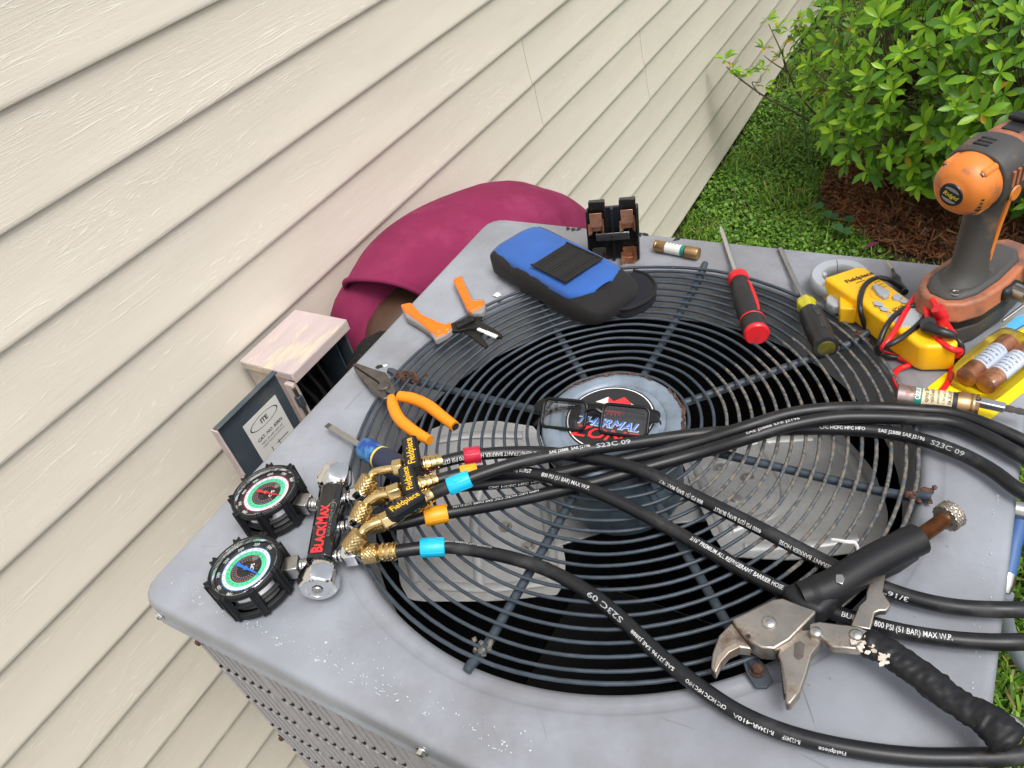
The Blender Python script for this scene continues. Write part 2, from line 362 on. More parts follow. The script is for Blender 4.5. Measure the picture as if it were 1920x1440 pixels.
for k in range(-11, 13):
    zb = .387 - k * EXP; zt = zb + EXP - 0.0
    cut = {4: 1.050, 5: 1.066, 9: None, 6: 1.715, 7: 1.735}.get(k)
    if k == 4: cut = 1.048
    if cut:
        sg = MB(); yy_ = lambda dz: cut + .004 + 0 * (-dz / .11) ** 1.6
        sg.loft([[(WX + dx - .012 + .0013, yy_(dz) - .0008, zt + dz), (WX + dx - .012 + .0013, yy_(dz) + .0004, zt + dz), (WX + dx - .012 - .002, yy_(dz) + .0004, zt + dz), (WX + dx - .012 - .002, yy_(dz) - .0012, zt + dz)] for dx, dz in prof[1:9]], 0)
        sg.build('lap_seam_shade', M_['seam'], wall, world=True, smooth=0)  # thin dark strip added to draw the shade of the overlap
    if cut is None:
        yy = [(-2.4, 1.6 + (k * 37 % 5) * .7), ]
        c = 3.1 + (k * 53 % 7) * .37
        plank(-2.4, c, zt, 0, k); plank(c - .01, 7.5, zt, -.0016, k)
    else:
        plank(-2.4, cut + .004, zt, .0003, k); plank(cut - .012, 7.5, zt, -.0011, k + .5)
MB().box((WX - .05, 2.55, (GZ - .05 - .975) / 2), (.02, 9.9, .975 + GZ * -1 - .0 - .975 + .05 + .0), 0).build('foundation_wall', mat('foundation_block', (.10, .095, .085), .9, var=.3, bump=.4, bs=60), wall, world=True, smooth=0)
MB().box((WX - .032, 2.55, .5), (.02, 9.9, 2.95), 0).build('sheathing', M_['dark_in'], wall, world=True, smooth=0)
MB().box((WX - .021, 2.55, -.9765), (.034, 9.9, .012), 0).build('starter_strip', M_['dk_plastic'], wall, world=True, smooth=0)

# ---- ground
soil = mat('lawn_soil', (.035, .045, .018), .95, col2=(.05, .035, .02), ns=6, thr=.5, soft=.3, var=.3, bump=.6, bs=90, bdist=.01)
m = MB(); G = 60; vs = []; fs = []
xs = np.concatenate([np.linspace(-12, -1, 8), np.linspace(-.9, 3, 30), np.linspace(3.5, 30, 12)])
ys = np.concatenate([np.linspace(-12, -1, 8), np.linspace(-.9, 6, 48), np.linspace(7, 60, 14)])
for x in xs:
    for y in ys:
        vs.append((x, y, GZ + .012 * noise.noise(V((x * 1.7, y * 1.7, 0)))))
ny = len(ys)
for i in range(len(xs) - 1):
    for j in range(ny - 1): fs.append((i * ny + j, (i + 1) * ny + j, (i + 1) * ny + j + 1, i * ny + j + 1))
m.add(vs, fs); m.build('lawn', soil, kind='structure')

def numpy_mesh(name, verts, faces_n, k, mats, mi=None, smooth=False, **tags):
    """verts: (F*k,3); each face uses k consecutive vertices unless faces given"""
    me = bpy.data.meshes.new(name)
    faces = faces_n
    me.vertices.add(len(verts)); me.vertices.foreach_set('co', verts.astype(np.float32).ravel())
    me.loops.add(faces.size); me.polygons.add(len(faces))
    me.loops.foreach_set('vertex_index', faces.astype(np.int32).ravel())
    me.polygons.foreach_set('loop_start', np.arange(0, faces.size, faces.shape[1], dtype=np.int32))
    me.polygons.foreach_set('loop_total', np.full(len(faces), faces.shape[1], dtype=np.int32))
    for a in mats: me.materials.append(a)
    if mi is not None: me.polygons.foreach_set('material_index', mi.astype(np.int32))
    if smooth: me.polygons.foreach_set('use_smooth', np.ones(len(faces), dtype=bool))
    me.update(calc_edges=True); me.validate()
    o = bpy.data.objects.new(name, me); S.collection.objects.link(o)
    for a, b in tags.items(): o[a] = b
    return o
def leafmat(name, col, rough=.45, spec=.4, var=.35, trans=.35):
    """a leaf: two-sided, part of the light passes through"""
    m = bpy.data.materials.new(name); m.use_nodes = True; t = m.node_tree; N = t.nodes; L = t.links
    b = N['Principled BSDF']; b.inputs['Roughness'].default_value = rough; b.inputs['Specular IOR Level'].default_value = spec
    g = N.new('ShaderNodeNewGeometry'); oi = N.new('ShaderNodeObjectInfo')
    ad = N.new('ShaderNodeMath'); ad.operation = 'ADD'; L.new(g.outputs['Random Per Island'], ad.inputs[0]); L.new(oi.outputs['Random'], ad.inputs[1])
    fr = N.new('ShaderNodeMath'); fr.operation = 'FRACT'; L.new(ad.outputs[0], fr.inputs[0])
    mx = N.new('ShaderNodeMix'); mx.data_type = 'RGBA'; L.new(fr.outputs[0], mx.inputs[0])
    mx.inputs[6].default_value = (*[c * (1 - var) for c in col], 1); mx.inputs[7].default_value = (col[0] * (1 + var * 1.5), col[1] * (1 + var), col[2] * (1 + var * .3), 1)
    L.new(mx.outputs[2], b.inputs['Base Color'])
    tr = N.new('ShaderNodeBsdfTranslucent'); L.new(mx.outputs[2], tr.inputs[0])
    x = N.new('ShaderNodeMixShader'); x.inputs[0].default_value = trans
    L.new(b.outputs[0], x.inputs[1]); L.new(tr.outputs[0], x.inputs[2]); L.new(x.outputs[0], N['Material Output'].inputs[0])
    return m
GR = [leafmat('grass_green', (.17, .33, .035), .5), leafmat('grass_dark', (.085, .21, .03), .5), leafmat('grass_straw', (.30, .26, .11), .6)]
MC = (.32, 2.42, .56, .50)          # mulch bed ellipse
def in_mulch(x, y, k=1.0):
    d = ((x - MC[0]) / (MC[2] * k)) ** 2 + ((y - MC[1]) / (MC[3] * k)) ** 2
    return d
def grass(n, x0, x1, y0, y1, h0, h1, wd, seed):
    r = np.random.default_rng(seed)
    x = r.uniform(x0, x1, n); y = r.uniform(y0, y1, n)
    d = in_mulch(x, y); edge = 1 + .22 * np.sin(x * 9 + y * 5) + .15 * np.sin(y * 17)
    keep = (d > edge) | (r.random(n) < .025)
    keep &= ~((np.abs(x) < .36) & (np.abs(y) < .36))
    x, y = x[keep], y[keep]; n = len(x)
    tuft = .6 + .5 * np.sin(x * 11 + 3) * np.sin(y * 13 + 1) + .3 * r.random(n)
    h = r.uniform(h0, h1, n) * np.clip(tuft, .35, 1.3); a = r.uniform(0, 2 * np.pi, n); lean = r.uniform(.25, 1.25, n)
    dx, dy = np.cos(a), np.sin(a); sx, sy = -dy, dx; wv = wd * r.uniform(.6, 1.3, n)
    V_ = np.zeros((n, 7, 3))
    for k, (t, ww) in enumerate([(0, .8), (.4, 1.), (.75, .75)]):
        px = x + dx * h * lean * t ** 1.8; py = y + dy * h * lean * t ** 1.8; pz = GZ + h * t * (1 - .35 * lean * t)
        V_[:, 2 * k] = np.stack([px - sx * wv * ww, py - sy * wv * ww, pz], 1); V_[:, 2 * k + 1] = np.stack([px + sx * wv * ww, py + sy * wv * ww, pz], 1)
    px = x + dx * h * lean; py = y + dy * h * lean; V_[:, 6] = np.stack([px, py, GZ + h * (1 - .35 * lean)], 1)
    b = np.arange(n)[:, None] * 7
    F = np.concatenate([b + np.array([[0, 1, 3, 2]]), b + np.array([[2, 3, 5, 4]]), b + np.array([[4, 5, 6, 6]])], 1).reshape(-1, 4)
    mi = np.repeat(r.choice([0, 0, 0, 1, 1, 2], n), 3)
    return V_.reshape(-1, 3), F, mi
def joinm(parts):
    vs, fs, ms, o = [], [], [], 0
    for v, f, m in parts: vs.append(v); fs.append(f + o); ms.append(m); o += len(v)
    return np.concatenate(vs), np.concatenate(fs), np.concatenate(ms)
def weeds(n, x0, x1, y0, y1, size, seed, hz=.05, mk=None):
    """small rounded ground-cover leaves"""
    r = np.random.default_rng(seed); x = r.uniform(x0, x1, n); y = r.uniform(y0, y1, n)
    keep = (in_mulch(x, y) > 1.0 + .2 * np.sin(x * 8 + y * 6)) | (r.random(n) < (mk or .012)); keep &= ~((np.abs(x) < .37) & (np.abs(y) < .37))
    x, y = x[keep], y[keep]; n = len(x)
    z = GZ + r.uniform(.008, hz, n) * (.6 + .5 * np.sin(x * 7) * np.sin(y * 9)); a = r.uniform(0, 2 * np.pi, n); s = size * r.uniform(.5, 1.3, n)
    tilt = r.normal(0, .45, (n, 2)); V_ = np.zeros((n, 6, 3))
    for k, (u, v) in enumerate([(-1, 0), (-.3, -.62), (.45, -.55), (1, 0), (.45, .55), (-.3, .62)]):
        lx, ly = s * u, s * v
        wx = lx * np.cos(a) - ly * np.sin(a); wy = lx * np.sin(a) + ly * np.cos(a)
        V_[:, k] = np.stack([x + wx, y + wy, z + wx * tilt[:, 0] + wy * tilt[:, 1] + (abs(v) * s * .3)], 1)
    b = np.arange(n)[:, None] * 6
    F = np.concatenate([b + np.array([[0, 1, 4, 5]]), b + np.array([[1, 2, 3, 4]])], 1).reshape(-1, 4)
    return V_.reshape(-1, 3), F, np.repeat(r.choice([0, 0, 1], n), 2)
v_, f_, m_ = joinm([grass(26000, .30, 1.6, -.3, 1.6, .05, .12, .0026, 1), grass(52000, -.7, 2.2, 1.4, 3.6, .03, .085, .0020, 2), grass(26000, -.8, 3.5, 3.4, 7.5, .05, .11, .004, 3),
                    grass(9000, -.72, -.3, .2, 1.6, .03, .08, .0024, 4), grass(9000, 1.4, 3.5, -.5, 3.5, .06, .12, .004, 8), grass(7000, -1.2, .4, -2.4, -.3, .05, .1, .003, 9)])
numpy_mesh('grass', v_, f_, 4, GR, m_, kind='stuff')
WG = [leafmat('weed_green', (.15, .32, .04), .45), leafmat('weed_dark', (.07, .18, .03), .45)]
v_, f_, m_ = joinm([weeds(36000, -.68, .0, 1.3, 3.2, .0072, 5, .05), weeds(15000, .0, 1.6, 1.3, 2.2, .0065, 6, .035), weeds(9000, -.7, 2., 3., 6, .016, 7, .08), weeds(3000, .38, 1.5, -.2, 1.5, .011, 10, .04)])
numpy_mesh('ground_cover', v_, f_, 4, WG, m_, kind='stuff')

# mulch bed: a low mound and thousands of slivers
mm = MB(); rings = []
for t in (1.06, .9, .6, .3, .02):
    rings.append([(MC[0] + MC[2] * t * cos(a) * (1 + .08 * sin(3 * a)), MC[1] + MC[3] * t * sin(a) * (1 + .08 * sin(3 * a)), GZ + .004 + .035 * (1.06 - t) ** .7 + .008 * noise.noise(V((cos(a) * t * 6, sin(a) * t * 6, 1)))) for a in [2 * PI * i / 48 for i in range(48)]])
mm.loft(rings, caps=False)
mm.build('mulch_bed', mat('mulch_soil', (.045, .022, .012), .95, var=.4, vs=30, bump=.8, bs=120, bdist=.008), kind='structure')
r = rng; n = 15000; a = r.uniform(0, 2 * np.pi, n); q = np.sqrt(r.random(n)) * 1.02
x = MC[0] + MC[2] * q * np.cos(a); y = MC[1] + MC[3] * q * np.sin(a); z = GZ + .012 + .035 * (1.06 - q) ** .7 + r.uniform(0, .022, n)
L_ = r.uniform(.008, .035, n) ** 1.0; W_ = r.uniform(.0012, .0045, n); th = r.uniform(0, 2 * np.pi, n); sl = r.normal(0, .3, n)
V_ = np.zeros((n, 4, 3))
for k, (u, v) in enumerate([(-1, -1), (1, -.6), (1.0, .7), (-1, 1)]):
    lx = u * L_; ly = v * W_
    V_[:, k] = np.stack([x + lx * np.cos(th) - ly * np.sin(th), y + lx * np.sin(th) + ly * np.cos(th), z + lx * sl + ly * r.normal(0, .6, n)], 1)
numpy_mesh('mulch_chips', V_.reshape(-1, 3), np.arange(4 * n).reshape(-1, 4), 4, [leafmat('mulch_bark', (.115, .050, .028), .8, .2, .6, .05), leafmat('mulch_pale', (.17, .10, .065), .8, .2, .3, .05)], r.choice([0, 0, 0, 1], n), kind='stuff')

# ---- shrub with whorls of glossy leaves
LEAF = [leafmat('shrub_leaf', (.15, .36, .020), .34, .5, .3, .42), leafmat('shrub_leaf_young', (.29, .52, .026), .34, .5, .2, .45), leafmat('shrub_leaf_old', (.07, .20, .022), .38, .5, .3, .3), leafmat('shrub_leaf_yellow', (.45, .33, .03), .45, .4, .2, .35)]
BARK = mat('twig_bark', (.10, .07, .045), .85, var=.3, bump=.4, bs=200)
def leaf_geo(L, W, curl, fold):
    vs = []; st = [(0, .06), (.18, .34), (.42, .82), (.66, 1.), (.85, .66), (1., .04)]
    for t, ww in st:
        z = L * (curl * t * t)
        for s in (-1, 0, 1): vs.append((L * t, s * W / 2 * ww, z + fold * abs(s) * W * ww * .5))
    fs = []
    for i in range(5):
        for j in range(2): a = i * 3 + j; fs.append((a, a + 3, a + 4, a + 1))
    return vs, fs
leafmesh = []
for q_, (L, W, c, f) in enumerate([(.085, .029, -.18, .30), (.078, .028, -.35, .35), (.06, .022, .05, .35), (.08, .031, -.5, .2)]):
    for mi in range(4):
        me = bpy.data.meshes.new('leaf'); a, b = leaf_geo(L, W, c, f); me.from_pydata(a, [], b)
        me.materials.append(LEAF[mi]); me.polygons.foreach_set('use_smooth', [True] * len(b)); leafmesh.append(me)
def shrub(name, label, base, cen, radii, nwh, npart, seed, sc=1.0, group=None, stray=()):
    rr = random.Random(seed)
    th_ = thing(name, label, 'shrub', T(base)); inv = T(-V(base))
    wh = []
    for i in range(nwh):
        for _ in range(40):
            d = V((rr.gauss(0, 1), rr.gauss(0, 1), rr.gauss(0, 1))).normalized()
            rad_ = 1 - .55 * rr.random() ** 2.0
            p = V(cen) + V((d.x * radii[0], d.y * radii[1], d.z * radii[2])) * rad_ * (1 + .16 * noise.noise(V(d) * 2.3 + V((seed, 0, 0))))
            if p.z > GZ + .05 and p.x > WX + .06: break
        wh.append((p, (d * .75 + V((0, -.25, .75))).normalized(), rr.choice([1.0, .9, .8, 1.1])))
    for p, d in stray: wh.append((V(p), V(d).normalized(), .5))
    # twigs: each whorl joins a branch leading to the base
    nodes = []
    hubs = [V(base) + V((rr.uniform(-.5, .5) * radii[0], rr.uniform(-.5, .5) * radii[1], .10 + rr.uniform(.1, .5) * radii[2])) for _ in range(16)]
    for h in hubs:
        b0 = V(base) + V((rr.uniform(-.05, .05), rr.uniform(-.05, .05), 0))
        mid = b0.lerp(h, .5) + V((rr.uniform(-.05, .05), rr.uniform(-.05, .05), .03))
        tb = MB(); tb.tube(spline([b0, mid, h], 5), [.0085 * sc * (1 - .5 * i / 10) for i in range(11)], 6, 0, inv); tb.build('branch', BARK, th_, smooth=60)
    tw = MB()
    for p, d, s_ in wh:
        h = min(hubs, key=lambda q: (q - p).length)
        tw.tube(spline([h, h.lerp(p, .55) + V((rr.uniform(-.03, .03), rr.uniform(-.03, .03), -.02)), p - d * .02, p], 3), [.0024 * sc * (1 - .05 * i) for i in range(10)], 4, 0, inv, caps=False)
    tw.build('twigs', BARK, th_, kind='stuff')
    leaves = []
    for p, d, s_ in wh:
        nl = rr.choice([6, 7, 8, 9]); ax = d.orthogonal().normalized(); a0 = rr.uniform(0, 6.28)
        for k in range(nl):
            a = a0 + k * 2.4; el = .25 + .85 * (k / nl) + rr.uniform(-.15, .15)
            side = Quaternion(d, a) @ ax; dr = side * cos(el) + d * sin(el)
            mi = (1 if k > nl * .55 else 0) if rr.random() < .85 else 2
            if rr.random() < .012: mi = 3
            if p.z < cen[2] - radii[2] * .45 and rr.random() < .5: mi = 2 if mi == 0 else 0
            fm = frame(p - d * .012 * (nl - k) / nl, dr, d)
            leaves.append((fm @ Matrix.Scale(s_ * sc * rr.uniform(.75, 1.15) * (1 if k < nl * .6 else .8), 4), rr.randrange(4) * 4 + mi))
    ndl = []
    leaves.sort(key=lambda q: (q[0].translation - CAM_C).length)
    vis = [q for q in leaves]
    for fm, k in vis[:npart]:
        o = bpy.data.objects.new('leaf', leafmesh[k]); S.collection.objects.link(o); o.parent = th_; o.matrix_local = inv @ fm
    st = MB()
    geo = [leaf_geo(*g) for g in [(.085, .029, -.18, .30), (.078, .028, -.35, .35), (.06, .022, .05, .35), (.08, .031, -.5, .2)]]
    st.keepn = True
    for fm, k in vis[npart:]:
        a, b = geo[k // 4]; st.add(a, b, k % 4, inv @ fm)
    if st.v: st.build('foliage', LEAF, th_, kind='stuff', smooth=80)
    return th_
shrub('leafy_shrub', 'dense bright green shrub of glossy whorled leaves growing in the brown mulch', (.36, 2.55, GZ + .03), (.42, 2.50, -.50), (.78, .72, .52), 1700, 300, 5, .74)
shrub('leafy_shrub', 'second green shrub growing on the lawn behind the nearer dense one', (.5, 3.9, GZ), (.45, 3.9, -.5), (.95, .6, .55), 380, 60, 11, .85)
# thin young shrub with bare twigs in front of the siding
yb = V((-.30, 2.62, GZ)); yt = thing('young_shrub', 'sparse young shrub with bare brown twigs reaching in front of the cream siding', 'shrub', T(yb)); inv = T(-yb)
def tw(pts, r0): 
    q = spline([PY(a, b, c) if not isinstance(a, V) else a for a, b, c in pts], 5)
    MB().tube(q, [r0 * (1 - .6 * i / len(q)) for i in range(len(q))], 6, 0, inv).build('branch', BARK, yt, smooth=60)
q = spline([yb, PY(1600, 262, 2.5), PY(1545, 240, 2.42), PY(1480, 205, 2.36), PY(1440, 185, 2.32), PY(1390, 150, 2.3), PY(1362, 125, 2.28)], 5)
MB().tube(q, [.006 - .0042 * i / len(q) for i in range(len(q))], 6, 0, inv).build('branch', BARK, yt, smooth=60)
tw([(1475, 137, 2.36), (1468, 105, 2.36), (1455, 75, 2.36), (1441, 45, 2.36)], .003); tw([(1475, 137, 2.36), (1468, 95, 2.36), (1488, 60, 2.36), (1500, 45, 2.36)], .003)
tw([(1560, 250, 2.45), (1500, 180, 2.4), (1478, 135, 2.36), (1467, 100, 2.36)], .0042); tw([(1478, 135, 2.36), (1450, 118, 2.34), (1432, 104, 2.34)], .0028)
tw([(1425, 178, 2.33), (1410, 155, 2.32), (1425, 154, 2.32), (1427, 140, 2.32)], .002)
wm = MB(); wm.keepn = True; rr = random.Random(3)
for (a, b, y_, n_) in [(1360, 112, 2.28, 8), (1375, 130, 2.29, 9), (1385, 148, 2.3, 9), (1398, 140, 2.31, 7), (1410, 136, 2.31, 6), (1441, 40, 2.36, 8), (1456, 55, 2.36, 6), (1495, 38, 2.36, 10), (1480, 58, 2.36, 7), (1432, 92, 2.34, 9), (1428, 132, 2.32, 7), (1434, 162, 2.33, 6), (1462, 110, 2.36, 6), (1515, 62, 2.38, 8), (1520, 90, 2.4, 8), (1505, 115, 2.4, 8), (1480, 145, 2.38, 8), (1500, 165, 2.4, 8), (1520, 180, 2.42, 7), (1545, 195, 2.44, 8), (1500, 200, 2.42, 6)]:
    p = PY(a, b, y_)
    for k in range(n_):
        d = V((rr.gauss(0, 1), rr.gauss(0, 1) - .2, abs(rr.gauss(0, .7)) + .15)).normalized()
        g = leaf_geo(.040, .018, -.3, .3); wm.add(g[0], g[1], rr.choice([0, 1, 1, 1]) if rr.random() > .05 else 3, inv @ frame(p + d * .004, d, (0, 0, 1)) @ Matrix.Scale(rr.uniform(.7, 1.15), 4))
wm.build('foliage', LEAF, yt, kind='stuff', smooth=80)
# seedlings with round leaves in the mulch, a thin green stake, fallen leaves
sd_ = thing('seedling', 'low seedling with round blue-green leaves rising from the mulch', 'plant', T((-.1, 2.2, GZ)))
RL = leafmat('round_leaf', (.06, .16, .07), .5)
for px, py in [(1532, 385), (1560, 405), (1568, 425), (1590, 410), (1583, 432), (1548, 400)]:
    c = P(px, py, GZ + .07); m = MB(); m.keepn = True
    m.add([(c.x + .024 * cos(i * .785), c.y + .020 * sin(i * .785), c.z + .006 * sin(i * 1.5)) for i in range(8)], [tuple(range(8))])
    m.build('leaf', RL, sd_, world=True)
    MB().tube([c, V((c.x + .005, c.y + .01, GZ + .01))], .0012, 5).build('stem', RL, sd_, world=True)
c = P(1518, 305, GZ + .03)
m = MB().tube([c, PY(1508, 235, 2.50), PY(1503, 185, 2.46)], [.005, .004, .003], 6); o = m.build('plant_stake', leafmat('stake_green', (.12, .25, .13), .5, trans=0)); tag(o, 'thin pale green stake standing in the mulch before the shrub', 'stake')
for px, py, cc, nm, lb in [(1618, 468, (.16, .035, .09), 'fallen_leaf', 'small purple fallen leaf at the edge of the mulch'), (1530, 180, (.55, .34, .04), 'fallen_leaf', 'yellow leaf caught among the young twigs')]:
    c = P(px, py, GZ + .05) if py > 300 else PY(px, py, 2.5); m = MB(); g = leaf_geo(.05, .024, -.3, .3); m.add(g[0], g[1], 0, frame(c, (.6, .3, .5)))
    tag(m.build(nm, leafmat('leaf_' + str(px), cc, .5)), lb, 'leaf')

# ================================================================== CONDENSER UNIT
unit = thing('condenser_unit', 'grey outdoor air conditioner condenser with round wire fan grille on top', 'air conditioner', T((0, 0, GZ)))
def rsq(t, a, rc):
    c, s_ = abs(cos(t)), abs(sin(t)); r = a / max(c, s_)
    if min(c, s_) * r > a - rc:
        k = a - rc; b = k * (c + s_); r = b + math.sqrt(max(0, b * b - (2 * k * k - rc * rc)))
    return r
NA = 320; m = MB(); rings = []
for r_, z in [(.304, -.022), (.3042, -.012), (.3065, -.0055), (.311, -.0022), (.317, -.0018), (.3228, -.0020), (.3252, -.0008), (.3275, 0)]:
    rings.append([(r_ * cos(2 * PI * i / NA), r_ * sin(2 * PI * i / NA), z) for i in range(NA)])
for tt in (.3, .6, .85):
    rings.append([((.3275 * (1 - tt) + tt * rsq(2 * PI * i / NA, .371, .018)) * cos(2 * PI * i / NA), (.3275 * (1 - tt) + tt * rsq(2 * PI * i / NA, .371, .018)) * sin(2 * PI * i / NA), .0010 * noise.noise(V((5 * cos(2 * PI * i / NA), 5 * sin(2 * PI * i / NA), tt)))) for i in range(NA)])
for a, rc, z in [(.3735, .019, 0), (.3775, .023, -.0006), (.3803, .026, -.0022), (.3820, .028, -.0048), (.3828, .0285, -.0085), (.3832, .029, -.02), (.3836, .0295, -.0285), (.3852, .031, -.031), (.3854, .0315, -.0335), (.381, .028, -.034), (.373, .020, -.034)]:
    rings.append([(rsq(2 * PI * i / NA, a, rc) * cos(2 * PI * i / NA), rsq(2 * PI * i / NA, a, rc) * sin(2 * PI * i / NA), z) for i in range(NA)])
m.loft(rings, caps=False); m.build('top_cover', M_['cover'], unit, world=True, smooth=50)
# scuffs and splats on the cover, each a thin flake of another colour
def blob(px, py, r_, mtl, name, sx=1., seed=0, z=.0009, n=14):
    c = P(px, py, 0); rr = random.Random(seed + px)
    a0 = rr.uniform(0, 6); pts = [(r_ * sx * cos(2 * PI * i / n) * rr.uniform(.65, 1.2), r_ * sin(2 * PI * i / n) * rr.uniform(.65, 1.2)) for i in range(n)]
    MB().prism(pts, 0.0003, z, 0, T(c) @ RZ(a0)).build(name, mtl, unit, world=True, smooth=0)
blob(932, 554, .0052, M_['white'], 'paint_splat', 1.2); blob(936, 562, .003, M_['white'], 'paint_splat', 1.6); blob(722, 686, .0022, M_['white'], 'paint_splat', 1.6); blob(711, 688, .0042, M_['dk_plastic'], 'dirt_spot', 1.4)
for i, (px, py) in enumerate([(1065, 429), (1075, 431), (1085, 430), (1200, 441), (1210, 440), (1270, 449)]): blob(px, py, .003, M_['dk_plastic'], 'dirt_spot', 2, i)
fl = MB(); rr = random.Random(4)
def flk(x, y, s_):
    n = 5; a0 = rr.uniform(0, 6); pts = [(s_ * rr.uniform(.4, 1.3) * cos(2 * PI * i / n), s_ * rr.uniform(.3, .8) * sin(2 * PI * i / n)) for i in range(n)]
    fl.prism(pts, .0002, .0007, 0, T((x, y, .0002)) @ RZ(a0))
for k in range(150):
    t = rr.random(); x = -.345 + .42 * t + rr.gauss(0, .01); y = -.362 + abs(rr.gauss(0, .009)) - .0 ; flk(x, y, rr.uniform(.0003, .0011) * (1 if rr.random() < .85 else 1.7))
for k in range(60): flk(.366 + rr.gauss(0, .003), rr.uniform(-.3, .1), rr.uniform(.0003, .0010))
for k in range(45): c = P(rr.gauss(600, 90), rr.gauss(1235, 40), 0); (flk(c.x, c.y, rr.uniform(.0003, .0007)) if c.y > -.365 else None)
for k in range(16): # scuffed streaks along the front edge
    t = rr.random(); x = -.33 + .40 * t; y = -.366 + rr.uniform(0, .012); L_ = rr.uniform(.001, .0035)
    fl.prism([(-L_, -.0003), (L_, -.0002), (L_, .0002), (-L_, .0003)], .0002, .0006, 0, T((x, y, .0002)) @ RZ(rr.gauss(0, .25)))
fl.build('chipped_paint', M_['flake'], unit, world=True, smooth=0, kind='stuff')
gk = MB()
for k in range(230):
    a_ = rr.uniform(0, 6.28); r_ = rr.uniform(.33, .52); x, y = r_ * cos(a_), r_ * sin(a_)
    if max(abs(x), abs(y)) > .367: continue
    s_ = rr.uniform(.0003, .0010); gk.prism([(s_ * rr.uniform(.5, 1.6) * cos(i * 1.25), s_ * rr.uniform(.4, 1.) * sin(i * 1.25)) for i in range(5)], .0002, .0005, 0, T((x, y, .0004)) @ RZ(a_))
for k in range(34): # fine scratches
    a_ = rr.uniform(0, 6.28); r_ = rr.uniform(.33, .50); x, y = r_ * cos(a_), r_ * sin(a_)
    if max(abs(x), abs(y)) > .36: continue
    L_ = rr.uniform(.004, .02); gk.prism([(-L_, -.00012), (0, -.0002), (L_, -.0001), (L_, .0001), (0, .00012), (-L_, .00012)], .0002, .0004, 0, T((x, y, .0004)) @ RZ(rr.uniform(0, 3.1)))
gk.build('grime_specks', M_['grip_grey'], unit, world=True, smooth=0, kind='stuff')
# cabinet sides
m = MB()
A = .3745; rc = .018
rings = [[(rsq(2 * PI * i / 160, A, rc) * cos(2 * PI * i / 160), rsq(2 * PI * i / 160, A, rc) * sin(2 * PI * i / 160), z) for i in range(160)] for z in (-.02, -.10, -.55, -.985)]
m.loft(rings, caps=False); m.build('side_panel', M_['cabinet'], unit, world=True, smooth=50)
m = MB(); rings = [[(rsq(2 * PI * i / 160, a_, .05) * cos(2 * PI * i / 160), rsq(2 * PI * i / 160, a_, .05) * sin(2 * PI * i / 160), z) for i in range(160)] for a_, z in ((.379, -.97), (.379, -1.01), (.37, -1.012))]
m.loft(rings, caps=False); m.build('base_pan', M_['cabinet'], unit, world=True, smooth=50)
# louvres: seven to a group, in rows
def louvre(mb, M):
    w_, h, L = .0119, .0016, .066
    mb.add([(0, 0, 0), (0, 0, -L), (w_, 0, .0), (w_, -h, -.004), (w_, -h, -L), (w_, 0, -L)], [(0, 1, 4, 3), (0, 3, 2), (1, 5, 4), (2, 3, 4, 5)], 0, M)
    mb.add([(w_ + .0002, -h - .0006, -L + .0040), (w_ - .0044, -h - .0006, -L - .0005), (w_ + .0002, -h - .0006, -L - .0018), (w_ + .0002, 0, -L + .0040), (w_ - .0044, 0, -L - .0005), (w_ + .0002, 0, -L - .0018)], [(0, 1, 2), (0, 3, 4, 1), (1, 4, 5, 2), (2, 5, 3, 0)], 1, M)  # flat black triangle painted for the shaded gap at the louvre's end
    return mb
lv = louvre(MB(), None).build('louvre', [M_['cabinet'], M_['dark_in']], unit, smooth=0); first = True
rest = MB()
cands = []
for g in range(7):
    for r_ in range(12):
        for k in range(7): cands.append((-.3485 + g * .0998 + k * .0128, -.062 - r_ * .0737))
cands.sort(key=lambda c: (c[0] + .35) * .6 - c[1])
for i, (x, z) in enumerate(cands):
    if z < -.93: continue
    Mx = T((x, -.3747, z))
    if i < 280:
        if first: o = lv; first = False
        else: o = lv.copy(); S.collection.objects.link(o)
        o.parent = unit; o.matrix_local = T((0, 0, -GZ)) @ Mx
    else: louvre(rest, Mx)
for ang in (90, 180, 270):
    for x, z in cands:
        if z > -.93: louvre(rest, RZ(rad(ang)) @ T((x, -.3747, z)))
rest.keepn = True
rest.build('louvres', [M_['cabinet'], M_['dark_in']], unit, world=True, smooth=0, kind='stuff')
def hexscrew(x, y, z, mtl, r_=.0042, nrm=(0, -1, 0)):
    Mf = frame((x, y, z), nrm, (0, 0, 1))
    MB().xlathe([(0, r_ * 1.5), (.001, r_ * 1.5), (.0012, r_ * 1.0)], 14, 0, Mf).xlathe([(.001, r_), (.0035, r_), (.0045, r_ * .75)], 6, 0, Mf).build('screw', mtl, unit, world=True, smooth=20)
hexscrew(-.3540, -.3835, -.020, M_['chrome']); hexscrew(-.010, -.3835, -.018, M_['chrome']); hexscrew(.33, -.3815, -.018, M_['chrome'])
hexscrew(-.3415, -.3745, -.078, M_['rust'], .0040); hexscrew(-.347, -.3745, -.322, M_['rust'], .0040); hexscrew(.345, -.3745, -.097, M_['rust'], .0038)
